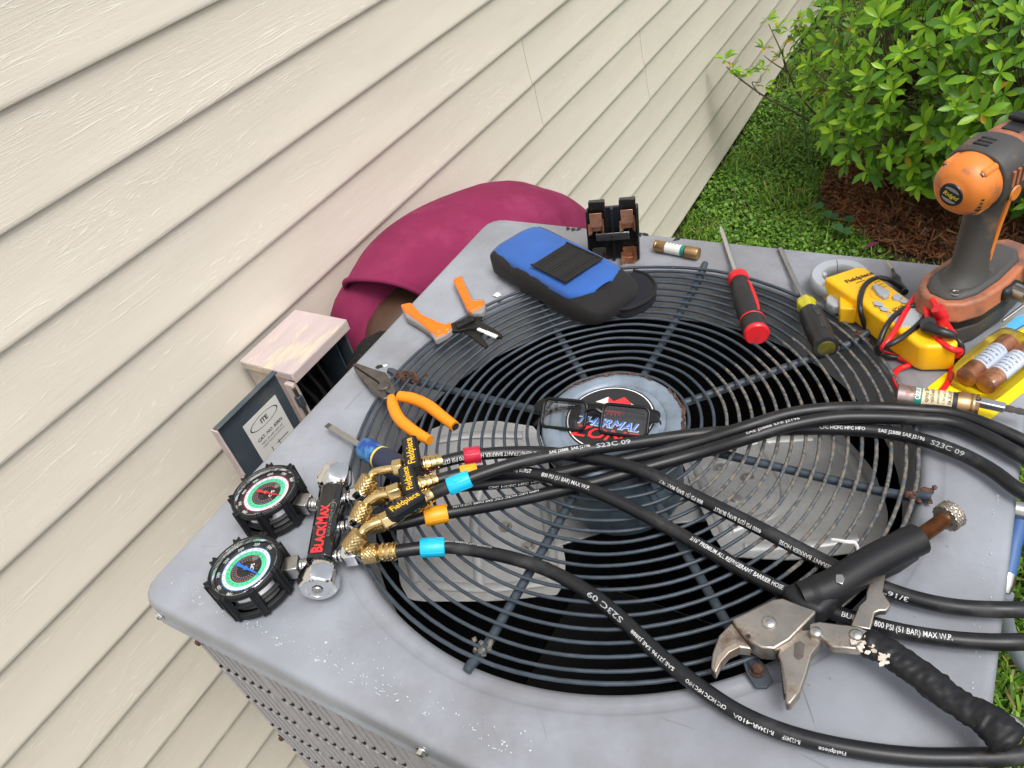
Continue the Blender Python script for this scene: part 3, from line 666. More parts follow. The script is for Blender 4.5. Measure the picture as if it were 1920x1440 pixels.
# inside: shroud ring, coil walls, base
m = MB(); m.loft([[(r_ * cos(2 * PI * i / 96), r_ * sin(2 * PI * i / 96), z) for i in range(96)] for r_, z in ((.3048, -.018), (.302, -.03), (.2985, -.082), (.3015, -.0825))], caps=False)
m.build('fan_shroud', M_['shroud'], unit, world=True, smooth=60)
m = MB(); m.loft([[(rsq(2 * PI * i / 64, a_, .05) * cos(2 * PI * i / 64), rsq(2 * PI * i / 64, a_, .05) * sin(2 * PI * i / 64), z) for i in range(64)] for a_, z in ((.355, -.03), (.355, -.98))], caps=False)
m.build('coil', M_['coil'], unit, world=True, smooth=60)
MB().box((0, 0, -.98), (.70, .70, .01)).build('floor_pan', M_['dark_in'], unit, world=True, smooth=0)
MB().lathe([(.0, -.62), (.07, -.615), (.085, -.64), (.085, -.9), (.06, -.95), (0, -.95)], 32, 0, T((.08, -.07, 0))).build('compressor', M_['dk_plastic'], unit, world=True)
MB().tube(spline([(-.1, -.2, -.95), (-.12, -.16, -.6), (.0, -.12, -.5), (.06, -.1, -.6)], 8), .009, 8).build('copper_pipe', M_['old_brass'], unit, world=True)
# fan: two broad galvanised blades on a hub
def blade(M, nm='fan_blade'):
    out = [(.083, -.125), (.15, -.150), (.236, -.158), (.268, -.108), (.288, -.03), (.287, .045), (.276, .070), (.18, .088), (.084, .098)]
    # dense outline with rounded corners
    q = []
    n = len(out)
    for i in range(n):
        a, b, c = V((*out[i - 1], 0)), V((*out[i], 0)), V((*out[(i + 1) % n], 0))
        for t in (.15, .5, .85):
            q.append(((b + (a - b) * .25) * (1 - t) ** 2 + 2 * b * t * (1 - t) + (b + (c - b) * .25) * t * t))
    zf = lambda x, y: .048 - .26 * (y + .13) + .12 * (y + .02) ** 2
    b = MB(); N_ = len(q); ri = []
    for s_ in (1., .93, .8, .5, .2, .02):
        ri.append([(.19 + (p.x - .19) * s_, -.03 + (p.y + .03) * s_, zf(.19 + (p.x - .19) * s_, -.03 + (p.y + .03) * s_)) for p in q])
    b.loft(ri, 0, M, caps=False); o = b.build(nm, M_['blade'], unit, world=True, smooth=40, solid=.0014)
    # embossed beads and rivets
    bd = MB()
    for pts in ([(.11, .078), (.18, .072), (.25, .055)], [(.11, -.118), (.17, -.132), (.222, -.136)], [(.262, -.07), (.274, .0), (.266, .05)], [(.105, -.085), (.16, -.07), (.185, -.03), (.19, .07)], [(.098, -.09), (.098, .0), (.10, .075)]):
        bd.tube(spline([(x, y, zf(x, y) + .0012) for x, y in pts], 6), .0065, 8, 0, M, flat=.45)
    bd.build('stiffening_bead', M_['blade'], o, smooth=60)
    WINV_fix(bd)
    for x, y in ((.125, .03), (.125, -.035), (.15, .0)):
        MB().lathe([(.0085, .0), (.0085, .0016), (.005, .0016), (.0045, .004), (.001, .0045)], 14, 0, M @ T((x, y, zf(x, y)))).build('rivet', M_['steel'], unit, world=True)
    return o
def WINV_fix(b): pass
for ang in (213.8, 33.8):
    MB().box((.10, -.01, -.008), (.10, .075, .004)).v
    b = MB().prism([(.03, -.035), (.14, -.05), (.165, -.01), (.14, .045), (.03, .03)], -.1445, -.1415, 0, RZ(rad(ang))); b.build('blade_arm', M_['blade'], unit, world=True, bev=.001)
    M = T((0, 0, -.148)) @ RZ(rad(ang)) @ RX(rad(0))
    # beads are children of the blade: the blade shares the unit's frame
    blade(T((0, 0, 0)) @ M)
# the beads above were built in world space; their parent chain sits GZ lower, so shift them
for o in list(unit.children):
    for c in o.children:
        if c.name.startswith('stiffening_bead'): c.matrix_local = T((0, 0, -GZ))
MB().lathe([(.030, -.10), (.032, -.135), (.03, -.15), (.03, -.155), (.0, -.156)], 32).build('fan_hub', M_['blade'], unit, world=True)
MB().lathe([(.0, -.010), (.070, -.010), (.0725, -.016), (.0725, -.096), (.0700, -.106), (.050, -.112), (0, -.113)], 48).build('fan_motor', M_['motor'], unit, world=True)
# grille
NR = 17
wires = []
for k in range(NR + 1):
    r_ = .0830 + k * .01305 if k < NR else .3022
    n = 96; ww = MB()
    pts = [(r_ * cos(2 * PI * i / n), r_ * sin(2 * PI * i / n), .0052 + .0006 * sin(i * .7 + k)) for i in range(n)]
    ww.tube(pts, .00185 if k < NR else .0021, 8, 0, None, closed=True)
    o = ww.build('grille_ring', [M_['wire'], M_['wire_rust']], unit, world=True, smooth=70)
    me = o.data   # the side open to the weather is blotched
    for p in me.polygons:
        a = math.atan2(p.center.y, p.center.x)
        if -.5 < a < .9 and r_ > .12: p.material_index = 1
for k in range(8):
    a = rad(45 * k); c, s_ = cos(a), sin(a)
    q = [(.072, -.003), (.12, -.0035), (.2, -.0035), (.28, -.0032), (.3, -.0005), (.309, .0052), (.316, .0056)]
    b = MB(); b.tube([(r_ * c, r_ * s_, z) for r_, z in q], [.0044, .0046, .0046, .0046, .0046, .0046, .0042], 10, 0)
    b.build('grille_spoke', M_['wire'], unit, world=True, smooth=60)
def crust(ang, r0, r1, n, rs, mtl=M_['rust'], seed=1):
    rr = random.Random(seed + ang); b = MB()
    for i in range(n):
        r_ = rr.uniform(r0, r1); c = V((r_ * cos(rad(ang)), r_ * sin(rad(ang)), .004)) + V((rr.gauss(0, .004), rr.gauss(0, .004), rr.uniform(-.003, .003)))
        s_ = rs * rr.uniform(.5, 1.3)
        pts = [(s_ * rr.uniform(.5, 1.2) * cos(j * 1.05), s_ * rr.uniform(.4, 1.) * sin(j * 1.05)) for j in range(6)]
        b.prism(pts, -s_ * .35, s_ * .4, 0, T(c) @ RZ(rr.uniform(0, 6)) @ RX(rr.uniform(-.7, .7)), top=.6)
    b.build('rust_crust', mtl, unit, world=True, smooth=0, kind='stuff')
crust(180, .262, .302, 26, .0058); crust(270, .284, .300, 12, .0036, M_['wire_rust']); crust(0, .30, .319, 12, .005); crust(45, .30, .335, 22, .0052)
# the foot and rusty bolt at the near right spoke
c = V((.2215, -.2215, .0)); fm = frame(c, (1, -1, 0))
MB().xlathe([(-.012, .004), (0, .007)], 8).v
b = MB().prism([(-.014, -.006), (.0, -.0085), (.012, -.0075), (.015, 0), (.012, .0075), (.0, .0085), (-.014, .006)], .0016, .0042, 0, fm); b.build('grille_foot', M_['wire'], unit, world=True, bev=.0006)
MB().lathe([(.0064, .0042), (.0064, .0056), (.0050, .0058)], 18, 0, fm).lathe([(.0048, .0055), (.0048, .0092), (.0038, .0104), (.0, .0104)], 6, 0, fm).build('bolt', M_['rust'], unit, world=True, smooth=25)
# hub cap, its rusted rim and the sticker
MB().lathe([(.0795, -.012), (.0795, .004), (.077, .008), (.070, .0095), (.060, .0085), (.0585, .0065), (.053, .0062), (.0515, .0078), (.0, .0080)], 72).build('hub_cap', M_['hub'], unit, world=True, smooth=50)
b = MB(); rr = random.Random(9)
for i in range(90):
    a = rad(-40 + 200 * i / 90) + rr.gauss(0, .02); 
    if 60 < math.degrees(a) < 78: continue
    r_ = .0775 + rr.gauss(0, .0012); s_ = rr.uniform(.002, .0055)
    b.prism([(s_ * rr.uniform(.6, 1.3) * cos(j * 1.05), s_ * .6 * rr.uniform(.5, 1.1) * sin(j * 1.05)) for j in range(6)], -.001, .0016, 0, T((r_ * cos(a), r_ * sin(a), .0075)) @ RZ(a + PI / 2) @ RX(rr.uniform(-.4, .4)), top=.7)
b.build('rust_scale', M_['rust'], unit, world=True, smooth=0, kind='stuff')
# sticker faces the viewer: its reading direction runs across the picture
sx_ = (P(1165, 803, .008) - P(1098, 792, .008)); sf = frame(V((-.004, .004, .0082)), sx_)
st = MB().lathe([(.0500, 0), (.0500, .0003), (0, .0003)], 64, 0, sf)
st.build('sticker', M_['black_sticker'], unit, world=True)
b = MB(); b.loft([[(r_ * cos(2 * PI * i / 72), r_ * sin(2 * PI * i / 72), z) for i in range(73)] for r_, z in ((.0470, .0006), (.0482, .0006))], 0, sf, closed=False, caps=False)
b.text('THERMAL', .0170, lambda x, y: (x, y - .0155, .0004), 0, .045, shear=.25, sx=.98, M=sf)
b.text('THERMAL', .0170, lambda x, y: (x, y - .0155, .0012), 1, .0, shear=.25, sx=.98, M=sf)
b.text('ZONE', .0235, lambda x, y: (x, y - .0345, .0008), 2, .02, shear=.25, sx=1.1, M=sf)
# sunburst over snow-topped ridges
for i in range(9):
    a = rad(200 + i * 17.5); b.add([(.011 * cos(a - .13), .013 + .006 * sin(a - .13), .0008), (.011 * cos(a + .13), .013 + .006 * sin(a + .13), .0008), (.019 * cos(a), .013 + .012 * sin(a), .0008)], [(0, 1, 2)], 2, sf)
b.add([(.011 * cos(rad(180 + 20 * i)), .013 + .0062 * sin(rad(180 + 20 * i)), .0009) for i in range(10)], [tuple(range(10))], 2, sf)
b.add([(-.024, .020, .0008), (-.012, .031, .0008), (-.004, .025, .0008), (.006, .034, .0008), (.016, .026, .0008), (.030, .020, .0008), (.01, .018, .0008)], [tuple(range(7))], 0, sf)
b.add([(-.012, .031, .001), (-.004, .025, .001), (.006, .034, .001), (.016, .026, .001), (.018, .0225, .001), (.006, .0235, .001), (-.01, .0225, .001)], [(0, 1, 6), (1, 2, 5, 6), (2, 3, 4, 5)], 2, sf)
b.keepn = True
b.build('sticker_print', [M_['white'], M_['blue_print'], M_['red_print']], unit, world=True, smooth=0)
# white twisted tie hanging on the grille
q = spline([P(1560, 1012, .008), P(1588, 1016, .014), P(1603, 1018, .012), P(1609, 1030, .008), P(1610, 1045, .004)], 5)
o = MB().tube(q, .0016, 6).build('white_wire_tie', M_['white']); tag(o, 'short white bent tie lying on the grille above the locking pliers', 'wire tie')

# ---- line fitting beside the unit, near the right frame edge
t = thing('service_fitting', 'blue and silver pipe fitting hanging beside the right side of the condenser', 'pipe fitting', T((.46, .4, -.5)))
a_, b_, c_, d_ = P(1912, 958, -.42), P(1900, 1018, -.44), P(1888, 1078, -.46), P(1884, 1112, -.47)
MB().tube([V((.372, a_.y, a_.z)), a_ + V((-.022, 0, 0)), a_ + V((-.02, 0, 0)), a_ + V((.012, 0, 0)), a_ + V((.014, 0, 0)), a_ + V((.05, .004, 0))], [.008, .008, .0155, .0155, .011, .011], 14).build('valve_body', M_['steel'], t, world=True)
MB().tube(spline([P(1912, 975, -.43), b_, P(1895, 1045, -.45), c_], 4), [.0115] * 13, 14).build('blue_sleeve', mat('blue_enamel', (.04, .11, .29), .5, var=.1), t, world=True)
MB().tube([c_, P(1885, 1098, -.465), d_], [.0125, .011, .007], 12).build('ferrule', M_['steel'], t, world=True)
MB().tube(spline([d_, P(1880, 1140, -.5), P(1895, 1200, -.6), P(1925, 1250, -.7), P(1975, 1270, -.75)], 6), .012, 10).build('line', mat('grey_line', (.2, .22, .25), .5, var=.2), t, world=True)

# ================================================================== DISCONNECT BOX on the wall
bx = thing('disconnect_box', 'open electrical disconnect box with pinkish weathered cover mounted on siding', 'electrical box', T((WX, .10, -.33)))
X0, X1, Y0, Y1, ZT, ZB = -.662, -.558, .022, .152, -.076, -.33
def wb(name, c, d, mtl, bev=.0015): return MB().box(c, d).build(name, mtl, bx, world=True, smooth=30, bev=bev)
xm, ym, zm = (X0 + X1) / 2, (Y0 + Y1) / 2, (ZT + ZB) / 2
wb('back_panel', (X0 + .002, ym, zm), (.004, Y1 - Y0 - .006, ZT - ZB - .006), M_['box_dark'])
wb('side_wall', (xm, Y0 + .0015, zm), (X1 - X0, .003, ZT - ZB), M_['box_pink']); wb('side_wall', (xm, Y1 - .0015, zm), (X1 - X0, .003, ZT - ZB), M_['box_dark'])
wb('bottom_wall', (xm, ym, ZB), (X1 - X0, Y1 - Y0 - .007, .003), M_['box_dark'])
m = MB().box((xm + .004, ym, ZT + .0015), (X1 - X0 + .012, Y1 - Y0 + .010, .003)); m.box((X1 + .0085, ym, ZT - .008), (.003, Y1 - Y0 + .010, .018)); m.box((xm + .004, Y0 - .0035, ZT - .006), (X1 - X0 + .010, .003, .013))
m.build('hood', M_['box_pink'], bx, world=True, bev=.0015)
wb('inner_baffle', (xm - .01, Y1 - .012, zm - .01), (X1 - X0 - .02, .002, ZT - ZB - .03), M_['box_dark']); wb('fuse_base', (X0 + .025, ym, zm + .03), (.04, .08, .10), M_['phenolic'])
for k in range(3): wb('terminal', (X0 + .05, ym - .025 + k * .025, zm + .065), (.01, .012, .012), M_['dull_steel'])
for k in range(3): MB().tube(spline([(X0 + .05, ym - .025 + k * .025, zm + .06), (X0 + .07, ym - .02 + k * .02, zm + .0), (X0 + .05, ym - .03 + k * .03, ZB + .01)], 6), .004, 8).build('wire', M_['lead_black'], bx, world=True)
# hinge post and the door folded back against the wall
wb('hinge_flange', (X1 - .004, Y0 - .006, zm - .008), (.018, .010, ZT - ZB - .018), M_['box_pink'])
MB().tube([(X1 + .006, Y0 - .010, ZT - .022), (X1 + .006, Y0 - .010, ZB + .01)], .0032, 10).build('hinge_pin', M_['dull_steel'], bx, world=True)
for z in (ZT - .05, ZT - .15): wb('hinge_knuckle', (X1 + .006, Y0 - .010, z), (.010, .010, .022), M_['box_dark'])
D0, D1, DT = Y0 - .148, Y0 - .020, -.058
dm = MB().box((-.5655, (D0 + D1) / 2, (DT + DT - .245) / 2), (.003, D1 - D0, .245)); dm.build('door', M_['box_dark'], bx, world=True, bev=.001)
m = MB().box((-.562, D0 - .0015, DT - .1225), (.014, .003, .245)); m.build('door_flange', M_['box_pink'], bx, world=True, bev=.0008)
MB().box((-.561, (D0 + D1) / 2, DT + .0005), (.010, D1 - D0, .0025)).build('door_flange', M_['box_dark'], bx, world=True, bev=.0008)
LC = PY  # (label placed on the door's inner face)
lf = frame((-.5632, D0 + .082, DT - .085), (0, 1, 0), (1, 0, 0))      # local x along +y, local y up, z towards +x
lf = Matrix(((0, 0, 1, -.5636), (1, 0, 0, D0 + .075), (0, 1, 0, DT - .098), (0, 0, 0, 1)))
b = MB().box((0, 0, 0), (.072, .130, .0006), 0, lf)
b.text('CAT. NO. 60RN', .0078, lambda x, y: (x, y + .022, .0006), 1, .02, M=lf)
b.loft([[(r_ * .030 * cos(2 * PI * i / 40), .048 + r_ * .010 * sin(2 * PI * i / 40), .0006) for i in range(41)] for r_ in (.93, 1.0)], 1, lf, closed=False, caps=False)
b.text('ITE', .011, lambda x, y: (x, y + .0445, .0006), 1, .03, M=lf)
b.text('MAX. 60 AMP 240V AC', .0048, lambda x, y: (x, y + .014, .0006), 1, M=lf); b.text('FUSED PULLOUT SWITCH', .0042, lambda x, y: (x, y + .008, .0006), 1, M=lf)
for i in range(7): b.box((-.012 if i % 2 else .012, -.004 - i * .0075, .0006), (.026, .0011, .0002), 1, lf)
for s_ in (-1, 1): b.box((s_ * .008 - .004, -.026, .0006), (.0012, .05, .0002), 1, lf)
b.text('SUITABLE FOR USE AS', .0038, lambda x, y: (x, y - .058, .0006), 1, M=lf)
b.build('rating_label', [M_['paper'], M_['ink']], bx, world=True, smooth=0)

# ================================================================== PERSON crouching between wall and unit
pe = thing('person', 'person in a maroon T-shirt bending down between the siding and the condenser', 'person', T((-.5, .65, GZ)))
def skin_body(name, verts, edges, radii, mtl, root=0, sub=2):
    me = bpy.data.meshes.new(name); inv = world_inv(pe); me.from_pydata([tuple(inv @ V(v)) for v in verts], edges, []); me.materials.append(mtl)
    o = bpy.data.objects.new(name, me); S.collection.objects.link(o); o.parent = pe
    md = o.modifiers.new('Skin', 'SKIN'); md.use_smooth_shade = True
    for i, r_ in enumerate(radii):
        sv = me.skin_vertices[0].data[i]; sv.radius = (r_, r_) if not isinstance(r_, tuple) else r_; sv.use_root = (i == root)
    s_ = o.modifiers.new('Sub', 'SUBSURF'); s_.levels = s_.render_levels = sub
    return o
bv = [(-.49, .80, -.60), (-.50, .66, -.30), (-.51, .46, -.20), (-.53, .33, -.13), (-.53, .25, -.125), (-.51, .195, -.165), (-.50, .175, -.215), (-.497, .15, -.28), (-.495, .12, -.31),   # 0-8 pelvis..chin
      (-.60, .31, -.19), (-.608, .26, -.40), (-.60, .20, -.44), (-.59, .13, -.45),      # 9-12 wall-side arm
      (-.415, .43, -.22), (-.43, .44, -.44), (-.50, .22, -.52), (-.51, .15, -.50),       # 13-16 other arm
      (-.58, .78, -.64), (-.59, .44, -.58), (-.59, .62, -.98), (-.59, .50, -1.0),         # 17-20 legs
      (-.42, .80, -.64), (-.42, .48, -.60), (-.42, .66, -.98), (-.42, .54, -1.0)]
be = [(0, 1), (1, 2), (2, 3), (3, 4), (4, 5), (5, 6), (6, 7), (7, 8), (3, 9), (9, 10), (10, 11), (11, 12), (3, 13), (13, 14), (14, 15), (15, 16), (0, 17), (17, 18), (18, 19), (19, 20), (0, 21), (21, 22), (22, 23), (23, 24)]
br = [.10, .10, .10, .075, .052, .058, .082, .068, .04, .045, .036, .03, .026, .045, .036, .03, .026, .08, .055, .04, .035, .08, .055, .04, .035]
n0 = len(bv)
for wi, pr in ((12, 11), (16, 15)):
    w_ = V(bv[wi]); d = (w_ - V(bv[pr])).normalized(); sx = d.cross(V((0, 0, 1))).normalized()
    for k, (off, L) in enumerate([(-1.5, .062), (-.5, .072), (.5, .078), (1.5, .070)]):
        base = w_ + d * .045 + sx * off * .017; i0 = len(bv)
        bv += [tuple(base), tuple(base + d * L * .55 - V((0, 0, .012))), tuple(base + d * L * .8 - V((0, 0, .035)))]; be += [(wi, i0), (i0, i0 + 1), (i0 + 1, i0 + 2)]; br += [.011, .0085, .007]
    i0 = len(bv); bv += [tuple(w_ + sx * .035 + d * .02), tuple(w_ + sx * .05 + d * .055)]; be += [(wi, i0), (i0, i0 + 1)]; br += [.012, .009]
skin_body('body', bv, be, br, M_['skin'])
# hair: short and curly, wraps the back and crown of the head
hv = MB(); ico = bmesh.new(); bmesh.ops.create_icosphere(ico, subdivisions=5, radius=1)
hvv = []
HM = T((-.500, .172, -.215)) @ Matrix.Rotation(.5, 4, 'X')
for v in ico.verts:
    p = V((v.co.x * .080, v.co.y * .095, v.co.z * .108)); k = 1 + .035 * noise.noise(v.co * 16) + .05 * noise.noise(v.co * 34)
    hvv.append(tuple(HM @ (p * k)))
hv.add(hvv, [tuple(x.index for x in f.verts) for f in ico.faces]); ico.free()
hv.build('hair', M_['hair'], pe, world=True, smooth=80)
MB().xlathe([(-.008, .008), (-.004, .016), (.004, .018), (.008, .010)], 14, 0, T((-.580, .165, -.215)) @ RY(.2)).build('ear', M_['skin'], pe, world=True)
# T-shirt: lofted over the hunched back
stn = [((-.52, .87, -.62), .14, .12, (0, .15, 1)), ((-.52, .86, -.50), .15, .13, (0, -.1, 1)), ((-.525, .80, -.40), .142, .13, (0, -.5, 1)), ((-.528, .715, -.300), .142, .133, (0, -.9, .8)),
       ((-.515, .61, -.208), .152, .140, (0, -1, .45)), ((-.52, .49, -.170), .150, .138, (0, -1, .12)), ((-.525, .40, -.152), .146, .128, (0, -1, 0)), ((-.53, .335, -.138), .136, .108, (0, -1, -.1)), ((-.534, .295, -.118), .108, .086, (0, -1, -.25)), ((-.540, .258, -.100), .080, .070, (.1, -1, -.55))]
rings = []
for c, hw, hd, ax in stn:
    z_ = V(ax).normalized(); xd = V((1, 0, 0)); xd = (xd - z_ * xd.dot(z_)).normalized(); yd = z_.cross(xd)
    ring = []
    for i in range(56):
        a = 2 * PI * i / 56; ca, sa = cos(a), sin(a); e = .82
        ux = math.copysign(abs(ca) ** e, ca) * hw; uy = math.copysign(abs(sa) ** e, sa) * hd
        p = V(c) + xd * ux + yd * uy
        kq = max(0, min(1, (p.y - .27) / .12)); p += (V(c) - p).normalized() * kq * (.010 * noise.noise(p * 8) + .018 * abs(noise.noise(V((p.x * 15 + p.y * 11, p.y * 5, p.z * 13)))) + .004 * noise.noise(p * 26))
        p.x = max(p.x, WX + .012); ring.append(tuple(p))
    rings.append(ring)
sh = MB().loft(rings, caps=False).build('t_shirt', M_['shirt'], pe, world=True, smooth=80, sub=2, solid=.002)
cr = []
cc = V((-.540, .258, -.100))
MB().tube([cc + (V(p) - cc) * 1.0 for p in rings[-1]], .0048, 10, closed=True, flat=1.1).build('collar', M_['shirt'], pe, world=True, smooth=80)
for pts, rs in (([(-.565, .345, -.135), (-.592, .272, -.128), (-.602, .222, -.18), (-.604, .215, -.33)], [.064, .062, .060, .062]), ([(-.46, .45, -.20), (-.44, .46, -.26), (-.43, .455, -.34)], [.07, .066, .066])):
    q = spline(pts, 5); k = len(q); MB().tube(q, [rs[0] + (rs[-1] - rs[0]) * i / k for i in range(k)], 24, caps=False, up=(1, 0, 0)).build('sleeve', M_['shirt'], pe, world=True, smooth=80, solid=.002)
tv = [(-.49, .80, -.62), (-.575, .77, -.66), (-.59, .45, -.60), (-.59, .62, -.95), (-.425, .79, -.66), (-.425, .50, -.62), (-.425, .66, -.95)]
skin_body('trousers', tv, [(0, 1), (1, 2), (2, 3), (0, 4), (4, 5), (5, 6)], [.13, .092, .07, .058, .092, .07, .058], M_['denim'])
for x, y in ((-.59, .56), (-.42, .60)):
    q = [(x, y + .08, GZ + .05), (x, y + .03, GZ + .055), (x, y - .06, GZ + .04), (x, y - .13, GZ + .03)]
    MB().tube(q, [.035, .045, .045, .03], 14, up=(1, 0, 0)).build('boot', M_['boots'], pe, world=True, sub=1)

# ================================================================== TOOLS ON THE UNIT
def pp(pts, z=0.0): return [tuple(P(a, b, z))[:2] for a, b in pts]
def pt(pts, z=0.0): return [P(p[0], p[1], p[2] if len(p) > 2 else z) for p in pts]
def slab(name, pts, zt, z0, z1, mtl, par, bev=.0012, segs=2, smooth=40, top=1.0):
    """a plate with the outline seen at height zt"""
    return MB().prism(pp(pts, zt), z0, z1, top=top).build(name, mtl, par, world=True, bev=bev, segs=segs, smooth=smooth)
def rope(name, pts, r, mtl, par, n=12, step=8, **k):
    q = spline(pt(pts), step); rr_ = r
    if isinstance(r, (list, tuple)): rr_ = list(np.interp(np.linspace(0, len(r) - 1, len(q)), range(len(r)), r))
    return MB().tube(q, rr_, n, **k).build(name, mtl, par, world=True, smooth=60)
def toV(a): return V(a)

# ---- manifold gauge set
a0, b0 = P(632, 885, .026), P(594, 1113, .026)
mf = frame(a0, b0 - a0); ML = (b0 - a0).length
man = thing('manifold_gauge', 'black and chrome manifold gauge set with two round dials on the near left corner', 'gauge set', T((a0.x, a0.y, 0)))
w2 = .0135
bar = MB(); prof_ = [(-w2, -w2 * .5), (-w2, w2 * .6), (-w2 * .6, w2), (w2 * .6, w2), (w2, w2 * .6), (w2, -w2 * .5), (w2 * .6, -w2), (-w2 * .6, -w2)]
bar.loft([[(x, y, z) for y, z in prof_] for x in (.028, ML - .034)], 0, mf); bar.build('manifold_body', M_['gloss_black'], man, world=True, bev=.0015, smooth=30)
MB().xlathe([(.022, .011), (.030, .0125), (.031, .0125)], 24, 0, mf).xlathe([(ML - .036, .0125), (ML - .030, .012), (ML - .026, .011)], 24, 0, mf).build('valve_neck', M_['gloss_black'], man, world=True)
def knob(x0, sgn):
    k = MB(); rings = []
    for x, r_, e in [(0, .013, 1), (.003, .0175, .4), (.008, .0200, .12), (.020, .0205, .04), (.0245, .0190, .5), (.0262, .0165, 1), (.0262, .012, 1), (.0255, .0115, 1)]:
        ring = []
        for i in range(48):
            a = 2 * PI * i / 48; h = (cos(PI / 6) / cos(((a + PI / 6) % (PI / 3)) - PI / 6)) ; q = r_ * ((1 - e) * (.90 + .10 * h * 1.0) * (h if e < .3 else (1 + (h - 1) * .6)) + e * .95)
            ring.append((x0 + sgn * x, q * cos(a), q * sin(a) + .0))
        rings.append(ring)
    k.loft(rings, 0, mf); o = k.build('valve_knob', M_['chrome'], man, world=True, smooth=28, bev=.0006)
    MB().xlathe([(x0 + sgn * .0262, .0055), (x0 + sgn * .0275, .0045), (x0 + sgn * .0275, .0022), (x0 + sgn * .0262, .002)], 20, 0, mf).build('knob_screw', M_['steel'], man, world=True)
knob(.026, -1); knob(ML - .030, 1)
# print on the bar: reads from the near end up to the far end
b = MB(); tm = mf @ T((ML * .52, 0, w2 + .0002)) @ RZ(PI)
x_ = -.0375
for s_, z_ in (('B', .0165), ('LACK', .0130), ('M', .0165), ('AX', .0130)):
    vs, fs = glyphs(s_, .035, 'LEFT'); x0, x1 = min(v[0] for v in vs), max(v[0] for v in vs)
    b.add([(x_ + ((v[0] - x0) * .80 + .12 * v[1]) * z_, v[1] * z_ - .0045, 0) for v in vs], fs, 0, tm); x_ += (x1 - x0) * .80 * z_ + .0006
b.text('BLACK & CHROME SERIES', .0042, lambda x, y: (x + .005, y - .0095, 0), 1, .0, M=tm)
b.loft([[(.012 + r_ * .013 * cos(2 * PI * i / 40), -.0075 + r_ * .0035 * sin(2 * PI * i / 40) + .002 * sin(4 * PI * i / 40), .0001) for i in range(41)] for r_ in (.95, 1.02)], 1, tm, closed=False, caps=False)
b.keepn = True
b.build('manifold_print', [M_['red_print'], M_['steel']], man, world=True, smooth=0)
def ring_(mb, r0, r1, z, mi, M, n=72, c=(0, 0)):
    mb.loft([[(c[0] + r_ * cos(2 * PI * i / n), c[1] + r_ * sin(2 * PI * i / n), z) for i in range(n + 1)] for r_ in (r0, r1)], mi, M, closed=False, caps=False)
DM = [mat('dial_black', (.012, .012, .013), .4), mat('dial_white', (.80, .84, .96), .5), mat('dial_green', (.10, .66, .36), .5), M_['white'], mat('dial_orange', (.65, .16, .05), .5), mat('dial_blue', (.03, .22, .6), .5), M_['red_print']]
